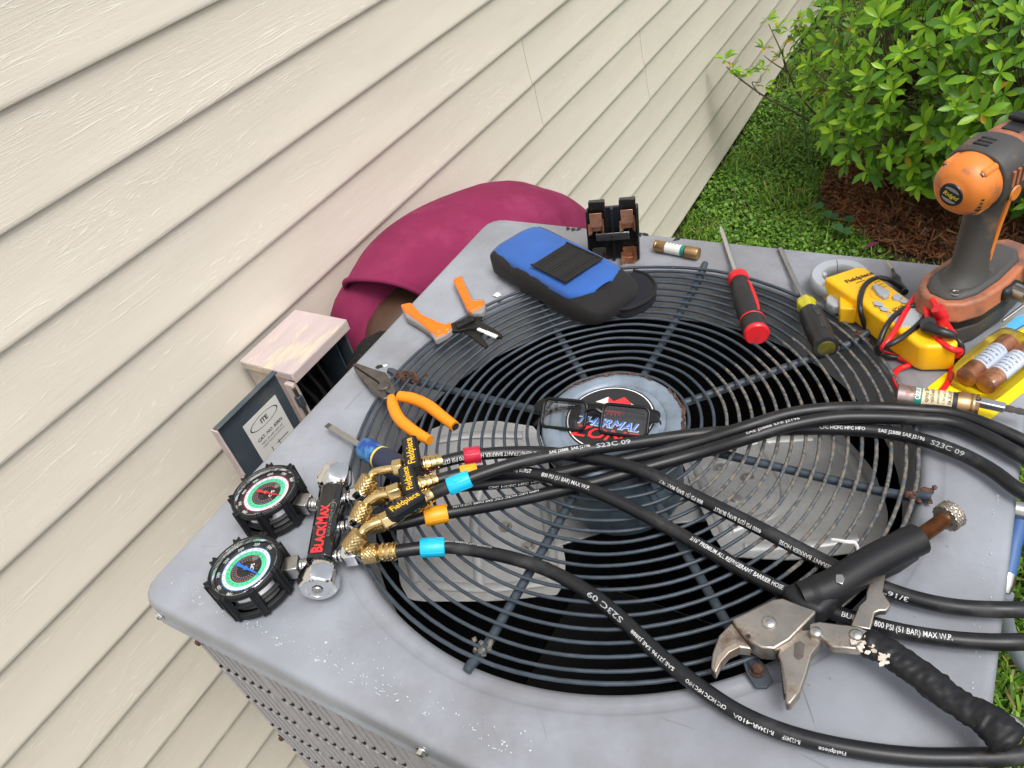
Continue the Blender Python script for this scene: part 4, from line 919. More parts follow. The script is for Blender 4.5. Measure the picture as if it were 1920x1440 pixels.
def gauge(name, c, stem, hi):
    zt = .040; up = (V(c) - V(stem)); up.z = 0; up.normalize()
    gx = up.cross(V((0, 0, 1)))                     # dial's right
    tilt = RX(rad(-3)) @ RY(rad(2))
    gm = frame((c[0], c[1], 0), gx) @ tilt
    g = MB().lathe([(.0, .004), (.033, .004), (.0345, .006), (.0345, .030), (.0350, .036), (.0335, .037), (.0325, .0345)], 64, 0, gm, caps=False).build(name, M_['chrome'], man, world=True)
    g['label'] = 'upper gauge dial with a red pointer' if hi else 'lower gauge dial with a blue pointer'
    WINV[g.name] = WINV[man.name]
    def bd(mb, nm, mt, **k): return mb.build(nm, mt, g, world=True, **k)
    bt = MB(); bt.lathe([(.0345, .002), (.0372, .001), (.0388, .003), (.0388, .009), (.0368, .010), (.0350, .010)], 64, 0, gm, caps=False)
    bt.lathe([(.0346, .0175), (.0366, .0175), (.0368, .0205), (.0346, .021)], 64, 0, gm, caps=False)
    bt.lathe([(.0348, .031), (.0372, .031), (.0384, .033), (.0384, .037), (.0368, .0388), (.0352, .0385), (.0345, .037)], 64, 0, gm, caps=False)
    for k in range(8):
        a = 2 * PI * (k + .5) / 8; lm = gm @ RZ(a) @ T((.0378, 0, 0))
        bt.prism([(-.0025, -.0042), (.0022, -.0036), (.0022, .0036), (-.0025, .0042)], .001, .0392, 0, lm)
        for s_ in (-.0026, .0026): bt.prism([(-.002, s_ - .0012), (.0034, s_ - .0010), (.0034, s_ + .0010), (-.002, s_ + .0012)], .002, .0402, 0, lm)
    bd(bt, 'rubber_boot', M_['boot'], bev=.0007, smooth=45)
    d = MB(); d.keepn = True
    d.add([(.0325 * cos(2 * PI * i / 64), .0325 * sin(2 * PI * i / 64), .0325) for i in range(64)], [tuple(range(64))], 0, gm)
    z = .0327
    ring_(d, .0216, .0252, z, 1, gm); ring_(d, .0164, .0215, z, 2, gm); ring_(d, .0253, .0258, z, 6 if hi else 5, gm)
    acc = 6 if hi else 5
    for k in range(81):
        a = rad(225 - 270 * k / 80); big = k % 10 == 0; L0, L1 = .0258, .0276 if big else .0268
        if not hi or True:
            d.add([(L0 * cos(a - .006), L0 * sin(a - .006), z), (L1 * cos(a - .006), L1 * sin(a - .006), z), (L1 * cos(a + .006), L1 * sin(a + .006), z), (L0 * cos(a + .006), L0 * sin(a + .006), z)], [(0, 1, 2, 3)], 3 if big else acc, gm)
    nums = ['0', '100', '200', '300', '400', '500', '600', '700', '800'] if hi else ['0', '50', '100', '150', '200', '250', '300', '350', '500']
    for k, s_ in enumerate(nums):
        a = 225 - 270 * k / 8; tm_ = gm @ RZ(rad(a - 90)) @ T((0, .0283, z))
        d.text(s_, .0046, lambda x, y: (x, y, 0), 3, .02, M=tm_)
        for rr_, mi in ((.0226, 0), (.0182, 0)):
            for j in range(2): d.text(str((k * 7 + j * 3) % 90 + 10), .0022, lambda x, y: (x, y, .0002), mi, M=gm @ RZ(rad(a - 90 - 12 + 17 * j)) @ T((0, rr_, z)))
    for rr_, mi, n_ in ((.0146, 4, 30), (.0126, 5, 24), (.0106, 4, 20)):
        for k in range(n_):
            a = rad(235 - 290 * k / n_); d.box((0, 0, 0), (.0012, .0013, .00005), mi, gm @ RZ(a) @ T((rr_, 0, z)))
    d.text('CPS', .0055, lambda x, y: (x, y - .0085, 0), 3, .03, M=gm @ T((0, 0, z + .0001)))
    d.text('F  °C', .0024, lambda x, y: (x - .001, y - .0125, 0), 4, M=gm @ T((0, 0, z + .0001)))
    bd(d, 'dial', DM, smooth=0)
    nm = gm @ RZ(rad(-98 if hi else -126)) @ T((0, 0, z + .0012))     # pointer rests near zero
    p_ = MB().prism([(-.0135, -.0019), (-.002, -.0012), (.0225, -.0003), (.0225, .0003), (-.002, .0012), (-.0135, .0019)], 0, .0004, 0, nm); p_.lathe([(.0024, -.0005), (.0024, .0008), (.0018, .001), (0, .001)], 16, 0, nm)
    bd(p_, 'pointer', M_['red_print'] if hi else M_['blue_print'])
    bd(MB().lathe([(.0015, .001), (.0012, .0016), (0, .0016)], 12, 0, nm), 'pointer_pin', M_['steel'])
    bd(MB().lathe([(.0034, 0), (.0034, .0008), (0, .0008)], 20, 0, gm @ T((.011, -.0085, z))), 'zero_screw', M_['steel'])
    bd(MB().lathe([(.0348, .0350), (.0346, .0385), (.0325, .0402), (.02, .0412), (0, .0416)], 64, 0, gm, caps=False), 'crystal', M_['crystal'])
    # stem to the manifold
    s0 = V((c[0], c[1], .022)) - up * .034; s1 = V((stem[0], stem[1], .022))
    L_ = (s1 - s0).length; fm = frame(s0, s1 - s0)
    bd(MB().box((L_ * .33, 0, 0), (L_ * .62, .017, .016), 0, fm).xlathe([(L_ * .64, .0062), (L_ * .70, .0075), (L_ * .76, .0062), (L_ * .82, .0075), (L_ * .88, .0062), (L_ * 1.02, .0062)], 16, 0, fm), 'stem', M_['steel'], bev=.0012)
gauge('gauge', P(500, 925, .034), P(597, 947, .022), True)
gauge('gauge', P(463, 1066, .034), P(580, 1058, .022), False)
# chrome tees on the hose side
for (x1, y1), (x2, y2), (x3, y3) in [((645, 935), (668, 933), (684, 922)), ((642, 988), (662, 985), (676, 972)), ((628, 1043), (655, 1040), (664, 1022))]:
    p0, p1 = P(x1, y1, .024), P(x2, y2, .024); fm = frame(p0, p1 - p0); L_ = (p1 - p0).length
    m = MB().xlathe([(-.004, .006), (.001, .0065), (.003, .0052), (.006, .0065), (.008, .0055), (.011, .0065)], 16, 0, fm)
    m.prism([(.008, -.006), (.012, -.009), (L_ + .008, -.009), (L_ + .014, -.004), (L_ + .014, .004), (L_ + .004, .011), (.016, .010), (.008, .006)], -.0075, .0075, 0, fm)
    m.xlathe([(L_ + .013, .0045), (L_ + .017, .0035), (L_ + .021, .0045)], 16, 0, fm)
    m.tube([P(x2, y2, .026), P(x3, y3, .040)], .006, 14)
    m.build('port_tee', M_['chrome'], man, world=True, bev=.001, smooth=35)

# ---- refrigerant hoses: each runs from a straight coupling out past the unit's edge and back to an elbow with a valve
def knurl(mb, a, b_, r, mi=0):
    """coupling nut with raised diamond ribs"""
    fm = frame(a, b_ - a); L = (b_ - a).length
    n, k = 56, 22; rings = []
    for j in range(k + 1):
        t = j / k; env = min(1, 5 * t + .55, 5 * (1 - t) + .6); ring = []
        for i in range(n):
            u_ = i / n * 16; v_ = t * 5; d_ = (abs(((u_ + v_) % 1) - .5) + abs(((u_ - v_) % 1) - .5)); rr_ = r * env * (.90 + .13 * d_)
            ring.append((L * t, rr_ * cos(2 * PI * i / n), rr_ * sin(2 * PI * i / n)))
        rings.append(ring)
    mb.loft(rings, mi, fm)
def barb(par, a, b_):
    fm = frame(a, b_ - a); L = (b_ - a).length; pr = [(0, .0062), (.002, .0078)]
    for j in range(3):
        x = L * (.16 + .27 * j); pr += [(x, .0078), (x + .0008, .0088), (x + L * .17, .0088), (x + L * .19, .0076)]
    pr += [(L, .0080), (L, .0070)]
    m = MB().xlathe(pr, 24, 0, fm)
    for j in range(3):
        for k in range(8):
            a_ = 2 * PI * k / 8 + j * .4; m.xlathe([(-.0002, .0012), (.0004, .0008)], 8, 1, fm @ T((L * (.16 + .27 * j) + L * .09, .0088 * cos(a_), .0088 * sin(a_))) @ Matrix.Rotation(a_, 4, 'X') @ RZ(PI / 2))
    m.build('crimp_ferrule', [M_['brass'], M_['knurl']], par, world=True)
HR = .0066
def hose(label, band, pts, knut, elbow, hexp, handle, barbs, bands, texts, nm='refrigerant_hose'):
    base = P(pts[0][0], pts[0][1], 0)
    h = thing(nm, label, 'hose', T(base), 'refrigerant hoses')
    q = resample(spline(pt(pts), 12), .006)
    # print follows the tube
    MB().tube(q, HR, 18).build('hose_tube', M_['rubber'], h, world=True, smooth=80)
    for (a, b_) in bands:
        ia = min(range(len(q)), key=lambda i: (q[i] - P(*a)).length); ib = min(range(len(q)), key=lambda i: (q[i] - P(*b_)).length)
        if ia > ib: ia, ib = ib, ia
        m = MB(); A_, B_ = q[ia], q[max(ib, ia + 1)]; fm = frame(A_, B_ - A_); L = (B_ - A_).length
        m.xlathe([(0, HR + .0003), (0, HR + .0020), (.0012, HR + .0026), (L - .0012, HR + .0026), (L, HR + .002), (L, HR + .0003)], 24, 0, fm, caps=False)
        for a2 in range(0, 360, 60): m.box((L * .5, 0, HR + .0026), (L * .9, .0008, .0007), 0, fm @ RX(rad(a2 + 15)))
        m.box((L * .5, 0, HR + .0028), (.010, .0045, .0008), 0, fm @ RX(rad(-20)))
        m.build('colour_band', band, h, world=True, bev=.0004, smooth=30)
    if knut:
        m = MB(); knurl(m, P(*knut[0]), P(*knut[1]), .0098); m.build('coupling_nut', M_['knurl'], h, world=True, smooth=25)
        barb(h, P(*barbs[0][0]), P(*barbs[0][1]))
    # elbow end
    m = MB(); knurl(m, P(*elbow[0]), P(*elbow[1]), .0098); m.build('coupling_nut', M_['knurl'], h, world=True, smooth=25)
    e = spline(pt([elbow[1]] + list(elbow[2])), 8); MB().tube([e[0].lerp(e[1], -.3)] + e, .0043, 14).build('elbow_tube', M_['brass'], h, world=True, smooth=70)
    p0, p1 = P(*hexp[0]), P(*hexp[1]); fm = frame(p0, p1 - p0); L = (p1 - p0).length
    MB().xlathe([(0, .0080), (.0012, .0094), (L - .001, .0094), (L, .008)], 6, 0, fm).build('hex_valve_body', M_['brass'], h, world=True, bev=.0008, smooth=20)
    pb = P(*barbs[-1][0]); MB().tube([p1, p1.lerp(pb, .35), p1.lerp(pb, .5), pb], [.0075, .0075, .0062, .0062], 16).build('valve_barrel', M_['brass'], h, world=True, smooth=40)
    barb(h, pb, P(*barbs[-1][1]))
    # black ball-valve handle, rounded bar with yellow print
    p0, p1 = P(*handle[0]), P(*handle[1]); fm = frame(p0, p1 - p0); L = (p1 - p0).length; hw = handle[2]
    out = [(0, -hw * .6), (hw * .3, -hw), (L - hw * .3, -hw), (L, -hw * .6), (L, hw * .6), (L - hw * .3, hw), (hw * .3, hw), (0, hw * .6)]
    hh = MB().prism(out, -.006, .0028, 0, fm); hh.prism([(x * .94 + L * .03, y * .86) for x, y in out], .0026, .0038, 0, fm)
    o = hh.build('valve_handle', M_['boot'], h, world=True, bev=.0014, segs=3, smooth=40)
    MB().prism([(x * .90 + L * .05, y * .74) for x, y in out], .0039, .0042, 0, fm).build('handle_badge', M_['black_sticker'], h, world=True, smooth=0)
    b2 = MB(); vs, fs = glyphs('Fieldpiece', .012); x0_, x1_ = min(v[0] for v in vs), max(v[0] for v in vs); sc = L * .80 / (x1_ - x0_)
    tm_ = fm @ T((L / 2, 0, .0043)) @ (RZ(PI) if handle[3] else ID); b2.keepn = True
    b2.add([((v[0] - (x0_ + x1_) / 2) * sc, (v[1] - .30) * sc * 1.25, 0) for v in vs], fs, 0, tm_); b2.build('handle_print', mat('print_amber', (.85, .5, .02), .4), h, world=True, smooth=0)
    # lettering wrapped on the hose
    if texts:
        tb = MB(); tb.keepn = True; cum = [0]
        for a, b_ in zip(q, q[1:]): cum.append(cum[-1] + (b_ - a).length)
        def at(s_):
            i = min(len(q) - 2, max(0, int(np.searchsorted(cum, s_)) - 1)); t_ = (s_ - cum[i]) / (cum[i + 1] - cum[i]); return q[i].lerp(q[i + 1], t_), (q[min(i + 2, len(q) - 1)] - q[max(0, i - 1)]).normalized()
        for txt, a, b_, hgt, mi, ph in texts:
            sa = cum[min(range(len(q)), key=lambda i: (q[i] - P(a[0], a[1], q[i].z)).length)]; sb = cum[min(range(len(q)), key=lambda i: (q[i] - P(b_[0], b_[1], q[i].z)).length)]
            if abs(sb - sa) < .004: continue
            vs, fs = glyphs(txt, .012, cuts=1); x0_, x1_ = min(v[0] for v in vs), max(v[0] for v in vs); sg = 1 if sb > sa else -1; o3 = []
            for v in vs:
                s_ = sa + (sb - sa) * (v[0] - x0_) / (x1_ - x0_); c, t_ = at(s_); t_ = t_ * sg
                n_ = (CAM_C - c); n_ = (n_ - t_ * n_.dot(t_)).normalized(); u_ = n_.cross(t_)
                an = rad(ph) + (v[1] - .35) * hgt / .7 / HR
                o3.append(c + (n_ * cos(an) + u_ * sin(an)) * (HR + .00015))
            tb.add(o3, fs, mi)
        tb.build('hose_lettering', [M_['hose_white'], mat('grey_print', (.35, .37, .38), .5)], h, world=True, smooth=0, kind='stuff')
    return h
loopz = -.03
hose('black refrigerant hose with crimson bands, uppermost elbow, crossing over the motor hub', M_['hose_red'],
     [(725, 930, .026), (770, 924, .026), (820, 915, .022), (900, 908, .016), (960, 903, .013), (1040, 889, .013), (1120, 872, .013), (1210, 853, .0135), (1300, 831, .017), (1400, 800, .027), (1480, 776, .028), (1560, 766, .026), (1640, 765, .018), (1720, 769, .014), (1800, 779, .013), (1920, 828, .012), (2050, 905, -.005), (2140, 1010, -.03), (2120, 1100, -.03), (2020, 1140, -.005), (1920, 1143, .012), (1800, 1139, .013), (1700, 1118, .013), (1600, 1079, .013), (1500, 1030, .013), (1400, 978, .014), (1290, 924, .018), (1210, 885, .024), (1130, 863, .024), (1040, 850, .020), (960, 848, .024), (882, 854, .032), (828, 866, .035)],
     [(695, 932, .026), (728, 929, .026)], [(676, 925, .036), (696, 893, .046), [(702, 886, .048), (716, 882, .050), (738, 878, .050)]], [(737, 879, .049), (757, 875, .049)], [(767, 821, .063), (776, 879, .060), .0080, 1],
     [[(728, 929, .026), (752, 926, .026)], [(788, 872, .044), (827, 865, .038)]], [[(868, 856, .033), (902, 853, .031)], [(800, 919, .025), (826, 914, .022)]],
     [('3/16"', (1700, 1108), (1660, 1094), .0040, 0, 22), ('REFRIGERANT BARRIER HOSE', (1590, 1062), (1468, 1002), .0040, 0, 22), ('4000 PSI (275 BAR) BURST', (1444, 990), (1352, 945), .0040, 0, 22), ('800 PSI (51 BAR) MAX W.P.', (1332, 934), (1240, 893), .0040, 0, 22), ('ALL REFRIGERANT BARRIER H', (1014, 849), (904, 856), .0042, 0, 14), ('00 PSI (275', (866, 858), (830, 867), .0042, 0, 14), ('CFC HCFC HFC HFO SAE J2888', (920, 906), (1060, 885), .003, 0, -40)])
hose('black refrigerant hose with amber bands and the middle elbow handle', M_['hose_yellow'],
     [(730, 984, .026), (760, 979, .022), (815, 966, .017), (880, 955, .013), (960, 940, .013), (1040, 922, .013), (1120, 903, .013), (1210, 877, .0135), (1300, 852, .015), (1400, 822, .026), (1480, 798, .028), (1560, 784, .026), (1640, 782, .022), (1720, 786, .016), (1800, 797, .013), (1920, 858, .012), (2030, 940, -.005), (2100, 1040, -.03), (2100, 1130, -.03), (2020, 1190, -.005), (1920, 1203, .012), (1820, 1202, .013), (1720, 1190, .013), (1640, 1172, .013), (1560, 1147, .013), (1480, 1113, .013), (1400, 1073, .013), (1300, 1016, .016), (1200, 961, .022), (1110, 919, .028), (1030, 894, .028), (960, 884, .028), (900, 884, .030), (860, 890, .034), (820, 900, .036)],
     [(690, 985, .026), (722, 979, .026)], [(668, 978, .036), (686, 944, .046), [(694, 938, .048), (708, 930, .050), (728, 926, .050)]], [(727, 928, .049), (752, 919, .049)], [(760, 876, .068), (773, 927, .066), .0078, 1],
     [[(722, 979, .026), (748, 978, .024)], [(779, 911, .044), (818, 901, .038)]], [[(862, 888, .033), (890, 881, .031)], [(798, 969, .018), (836, 962, .016)]],
     [('BAR) BURST', (960, 884), (1002, 890), .0040, 0, 20), ('800 PSI (51 BAR) MAX W.P.', (1020, 893), (1108, 918), .0040, 0, 8), ('3/16" PREMIUM ALL REFRIGERANT BARRIER HOSE', (1294, 1012), (1472, 1109), .0040, 0, 20), ('BURST', (1580, 1153), (1622, 1166), .0040, 0, 10), ('800 PSI (51 BAR) MAX W.P.', (1640, 1172), (1782, 1199), .0044, 0, 14), ('HFO HFC HCFC CFC SAE J2888 SAE J2196', (1010, 930), (850, 961), .003, 0, -50), ('SAE J2888 SAE J2196', (1400, 822), (1500, 794), .003, 0, 50)])
hose('black refrigerant hose with cyan bands, looping along the near edge of the unit', M_['hose_cyan'],
     [(742, 1034, .026), (770, 1030, .024), (808, 1026, .020), (860, 1027, .016), (950, 1044, .0135), (1030, 1070, .0125), (1110, 1115, .012), (1170, 1165, .012), (1250, 1240, .012), (1350, 1315, .012), (1430, 1358, .012), (1520, 1388, .012), (1620, 1408, .011), (1720, 1419, .010), (1820, 1420, .010), (1920, 1415, .011), (2040, 1390, .006), (2150, 1320, -.01), (2200, 1200, -.03), (2150, 1070, -.02), (2040, 985, .0), (1920, 925, .012), (1860, 882, .013), (1800, 850, .013), (1720, 822, .013), (1640, 808, .013), (1560, 804, .013), (1500, 804, .013), (1400, 808, .013), (1300, 815, .016), (1200, 829, .024), (1100, 843, .034), (1000, 861, .040), (930, 880, .044), (858, 906, .044), (810, 927, .040)],
     [(680, 1040, .026), (711, 1036, .026)], [(652, 1032, .036), (678, 999, .046), [(684, 991, .048), (696, 984, .050), (716, 977, .050)]], [(715, 980, .049), (740, 968, .049)], [(728, 966, .070), (792, 927, .064), .0080, 0],
     [[(711, 1036, .026), (746, 1033, .026)], [(768, 953, .046), (806, 929, .041)]], [[(838, 915, .043), (880, 897, .043)], [(788, 1027, .022), (830, 1025, .019)]],
     [('SAE J2888  SAE J2196', (1030, 856), (1106, 842), .0032, 0, 34), ('S23C 09', (1114, 841), (1180, 832), .0046, 1, 22), ('CFC HCFC HFC HFO', (1540, 804), (1626, 807), .0034, 0, 14), ('SAE J2888 SAE J2196', (1645, 809), (1733, 826), .0034, 0, 10), ('S23C 09', (1742, 828), (1812, 856), .0046, 1, 6),
      ('S23C 09', (1168, 1163), (1112, 1117), .0048, 1, 10), ('SAE J2196 SAE J2888', (1268, 1254), (1190, 1182), .0030, 0, 14), ('CFC HCFC HFC HFO', (1367, 1325), (1296, 1276), .0030, 0, 18), ('R-410A', (1418, 1352), (1386, 1335), .0034, 0, 30), ('R-134A', (1456, 1368), (1424, 1355), .0034, 0, 30), ('R-1234YF', (1508, 1385), (1462, 1370), .0034, 0, 32), ('Fieldpiece', (1583, 1402), (1535, 1392), .0032, 0, 38), ('REFRIGERANT BARRIER HOSE', (925, 1036), (835, 1025), .0030, 0, -58)])

# ---- blue screwdriver half under the valve handles
fm, L = frame_ab((615, 798), (790, 905), .014); t = thing('screwdriver', 'flat-blade screwdriver with dark navy and worn blue handle under the hose valves', 'screwdriver', T((fm.translation.x, fm.translation.y, 0)))
q0 = (P(683, 838, .014) - P(615, 798, .014)).length
MB().box((.003, 0, 0), (.012, .0072, .0012), 0, fm).build('blade_tip', M_['dull_steel'], t, world=True, bev=.0003)
MB().prism([(.006, -.0036), (.014, -.003), (q0, -.003), (q0, .003), (.014, .003), (.006, .0036)], -.002, .0025, 0, fm).build('shank', M_['steel'], t, world=True, bev=.0006)
s_ = L - q0
MB().xlathe([(q0 - .002, .008), (q0, .012), (q0 + .006, .0138), (q0 + .018, .0132), (q0 + .028, .0125), (q0 + .029, .012)], 10, 0, fm).build('bolster', M_['blue_worn'], t, world=True, smooth=50)
MB().xlathe([(q0 + .029, .0136), (q0 + .0315, .0136)], 32, 0, fm).build('yellow_ring', mat('yellow_ring', (.75, .55, .08), .4), t, world=True)
MB().xlathe([(q0 + .0315, .0132), (q0 + .05, .0148), (q0 + .08, .0160), (q0 + .105, .0148), (q0 + .115, .010), (q0 + .117, 0)], 28, 0, fm).build('handle', M_['navy'], t, world=True)

# ---- needle-nose pliers
t = thing('needle_nose_pliers', 'needle-nose pliers with bare steel jaws and orange dipped handles', 'pliers', T(P(740, 750)))
slab('jaw', [(664, 690), (672, 688), (700, 698), (726, 706), (737, 722), (746, 738), (741, 748), (726, 741), (712, 722)], .008, .0035, .0155, M_['dull_steel'], t, .0014)
slab('jaw', [(664, 692), (684, 706), (711, 724), (726, 742), (731, 752), (722, 756), (708, 744), (690, 727), (674, 708)], .008, .0030, .0150, M_['dull_steel'], t, .0014)
MB().lathe([(.0075, .003), (.0078, .0175), (.0068, .0185), (0, .0185)], 28, 0, T(P(727, 742, .0))).build('pivot', M_['dull_steel'], t, world=True)
rope('handle_core', [(726, 741, .009), (745, 744, .009), (762, 748, .009)], .0045, M_['blk_steel'], t)
rope('handle_grip', [(749, 743, .010), (775, 748, .0105), (802, 760, .011), (828, 780, .011), (853, 799, .0105)], [.0068, .0074, .0075, .0074, .0068, .0062], M_['orange_grip'], t, 16)
rope('handle_grip', [(734, 746, .010), (738, 765, .0105), (750, 787, .011), (775, 808, .011), (806, 826, .0105)], [.0060, .0072, .0074, .0074, .0070, .0058], M_['orange_grip'], t, 16)
MB().lathe([(.0045, 0), (.0045, .0006), (0, .0006)], 14, 0, frame(P(854, 800, .0105), (0, 0, 1), (P(854, 800, .01) - P(828, 780, .01)))).build('torn_tip', M_['dk_plastic'], t, world=True)

# ---- wire strippers
t = thing('wire_stripper', 'wire stripper with orange and grey curved handles and black jaws, sprung open', 'wire stripper', T(P(882, 605)))
slab('jaw', [(836, 617), (850, 607), (868, 602), (882, 604), (900, 604), (925, 618), (942, 629), (940, 635), (918, 629), (898, 618), (880, 618), (862, 622), (838, 624)], .010, .008, .0125, M_['blk_steel'], t, .0006)
slab('jaw', [(886, 586), (905, 590), (902, 604), (896, 620), (915, 647), (910, 652), (886, 633), (870, 622), (862, 612), (880, 598)], .008, .0045, .0085, M_['blk_steel'], t, .0006)
b = MB(); fm, L = frame_ab((896, 617), (932, 632), .0135)
b.box((L * .2, 0, 0), (L * .4, .0042, .002), 0, fm)
for k in range(6): b.box((L * .44 + k * L * .10, 0, 0), (L * .055, .0055, .0022), 0, fm)
b.build('stripping_edge', M_['white'], t, world=True, smooth=0)
MB().lathe([(.0048, .004), (.0048, .0145), (.0040, .0155), (0, .0155)], 24, 0, T(P(888, 612, .0))).build('pivot', M_['blk_steel'], t, world=True)
for px, py in ((899, 608), (912, 612), (878, 621), (870, 617)): MB().lathe([(.0013, .0127), (0, .0128)], 10, 0, T(P(px, py, 0))).build('hole', M_['dark_in'], t, world=True)
fm, L = frame_ab((856, 612), (887, 597), .016)
q = [fm @ V((L * i / 90, .0052 * cos(i * 2 * PI / 9), .0052 * sin(i * 2 * PI / 9) - .001)) for i in range(91)]
MB().tube(q, .00085, 6).build('spring', M_['blk_steel'], t, world=True, smooth=70)
g1 = [(751, 573), (772, 569), (790, 590), (820, 604), (838, 610), (846, 609), (849, 620), (836, 630), (816, 640), (806, 624), (785, 610), (762, 597)]
g2 = [(850, 524), (866, 517), (876, 538), (888, 563), (907, 562), (911, 572), (910, 584), (902, 590), (884, 590), (876, 585), (862, 555)]
slab('handle_pad', g1, .012, .0035, .0150, M_['grip_grey'], t, .003, 3)
slab('handle_pad', g2, .012, .0035, .0150, M_['grip_grey'], t, .003, 3)
slab('handle', [(751, 572), (771, 568), (791, 590), (820, 603), (842, 610), (845, 617), (836, 621), (822, 620), (818, 626), (808, 622), (784, 602), (760, 585)], .016, .010, .0175, M_['neon_orange'], t, .0025, 3)
slab('handle', [(849, 525), (865, 517), (874, 538), (886, 564), (906, 563), (909, 569), (900, 577), (882, 586), (876, 580), (864, 555)], .016, .010, .0175, M_['neon_orange'], t, .0025, 3)
slab('handle_guard', [(836, 618), (847, 612), (849, 622), (840, 632), (822, 641), (815, 634), (832, 630)], .008, .003, .0165, M_['neon_orange'], t, .002, 3)

# ---- blue pouch
c0 = P(955, 470, 0); fm, L = frame_ab((967, 464), (1175, 582), .024); fm = fm @ Matrix.Diagonal((1.20, 1.22, 1.05, 1)); t = thing('tool_pouch', 'blue and black padded zip pouch with an elastic loop, lying half on the grille', 'pouch', T((fm.translation.x, fm.translation.y, 0)))
def sec(x, hw, z0, z1, e=.55, n=36, ysh=0):
    r_ = []
    for i in range(n):
        a = 2 * PI * i / n; ca, sa = cos(a), sin(a)
        r_.append((x, ysh + math.copysign(abs(ca) ** e, ca) * hw, (z0 + z1) / 2 + math.copysign(abs(sa) ** e, sa) * (z1 - z0) / 2 + (.0030 * noise.noise(V((x * 28, ca * 2.2, sa * 2.2))) if .004 < x else 0)))
    return r_
b = MB(); st_ = [(-.001, .034, -.0195, .012, .3), (0, .0385, -.0215, .016, .28), (.012, .0405, -.0222, .0185, .36), (.05, .0415, -.0225, .0205), (.10, .0415, -.022, .022), (.15, .041, -.021, .021), (.175, .038, -.018, .017), (.188, .031, -.013, .010), (.193, .018, -.007, .003)]
b.loft([sec(*s) for s in st_], 0, fm)
b.build('pouch_body', M_['black_cloth'], t, world=True, smooth=70, sub=1)
# the blue panel is stitched on top
N_ = 26; vs = []; fs = []
for i in range(N_ + 1):
    x = .001 + .166 * i / N_; hw = .0372 * (1 if x < .145 else math.sqrt(max(.02, 1 - ((x - .145) / .0235) ** 2)) * .999) if x > .01 else .036
    z1 = np.interp(x, [s[0] for s in st_], [s[3] for s in st_])
    for j in range(15):
        v = -1 + 2 * j / 14; yy = v * hw + .0008 * noise.noise(V((x * 90, v, 0))); zz = z1 + .0022 + .0016 * noise.noise(V((x * 26, v * 1.6, 4))) - .0052 * abs(v) ** 3.2 - (.006 if abs(v) > .99 else 0) * .6
        vs.append((x, yy, zz))
for i in range(N_):
    for j in range(14): a = i * 15 + j; fs.append((a, a + 15, a + 16, a + 1))
MB().add(vs, fs, 0, fm).build('blue_panel', M_['blue_cloth'], t, world=True, smooth=80, solid=.0016)
b = MB(); M2 = fm @ T((.108, -.002, .0272)) @ RZ(rad(3))
for i in range(14): b.box((-.0265 + i * .0041, 0, .0006 * sin(i * 1.3)), (.0030, .050, .0012), 0, M2)
b.box((0, 0, -.0006), (.058, .053, .0016), 0, M2); b.box((0, .0262, .0005), (.060, .0022, .0022), 0, M2); b.box((0, -.0262, .0005), (.060, .0022, .0022), 0, M2); b.box((.0285, 0, .0008), (.0026, .053, .0022), 0, M2)
b.build('elastic_loop', M_['black_cloth'], t, world=True, bev=.0004, smooth=30)
# open flap with a dark lining at the far end
fl_ = MB(); pts = [(.150, -.058), (.168, -.062), (.192, -.052), (.203, -.030), (.198, -.004), (.18, .004), (.15, -.01)]
MB().tube([fm @ V((p.x, p.y, -.002)) for p in spline([V((x, -y * .95 - .0, 0)) for x, y in pts], 5)], .0020, 8).build('flap_edge', M_['black_cloth'], t, world=True, smooth=60)
pl = spline([V((x, -y * .95, 0)) for x, y in pts], 5)
MB().prism([(p.x, p.y) for p in pl], -.016, -.0025, 0, fm).build('flap', M_['lining'], t, world=True, bev=.002)

# ---- fuse block standing at the back edge
o0 = P(1153, 484, .002); up_ = (P(1147, 388, .078) - o0); xd = (P(1198, 480, .003) - P(1112, 486, .003)).normalized(); H_ = up_.length; up_.normalize()
yd = up_.cross(xd).normalized()     # away from the face
if yd.y < 0: yd = -yd
fb = Matrix((xd, up_, -yd)).transposed().to_4x4(); fb.translation = o0      # x across, y up the plate, z towards the viewer
t = thing('fuse_block', 'black pull-out fuse block with copper clips, standing empty on the back edge', 'fuse holder', T((o0.x, o0.y, 0)))
W_ = .070
b = MB().box((0, H_ * .5, -.003), (W_, H_, .006), 0, fb)
for s_ in (-1, 1): b.box((s_ * W_ * .49, H_ * .5, .003), (.003, H_, .014), 0, fb); b.box((s_ * W_ * .30, H_ + .004, -.002), (.022, .012, .010), 0, fb)
b.box((0, H_ * .5, .002), (.004, H_, .010), 0, fb)
for s_ in (-1, 1): b.box((s_ * .010, H_ * .78, .0), (.0015, H_ * .4, .006), 0, fb)
b.build('base_plate', M_['phenolic'], t, world=True, bev=.001)
def clip(x, y, name='fuse_clip', mtl=None, flip=1):
    c_ = MB(); w_ = .0165; th = .0009
    c_.box((x, y, .004), (w_, .018, .001), 0, fb)
    for s_ in (-1, 1):
        pr = [(s_ * w_ * .5, .003), (s_ * w_ * .56, .008), (s_ * w_ * .40, .013), (s_ * w_ * .52, .0175), (s_ * w_ * .62, .020)]
        rings = [[(x + a, y - .008, z), (x + a + th, y - .008, z), (x + a + th, y + .008, z), (x + a, y + .008, z)] for a, z in pr]
        c_.loft(rings, 0, fb)
    c_.build(name, mtl or M_['copper'], t, world=True, smooth=40)
clip(-.021, H_ * .14, mtl=M_['dull_steel']); clip(.0215, H_ * .12); clip(-.0215, H_ * .70); clip(.0215, H_ * .72)
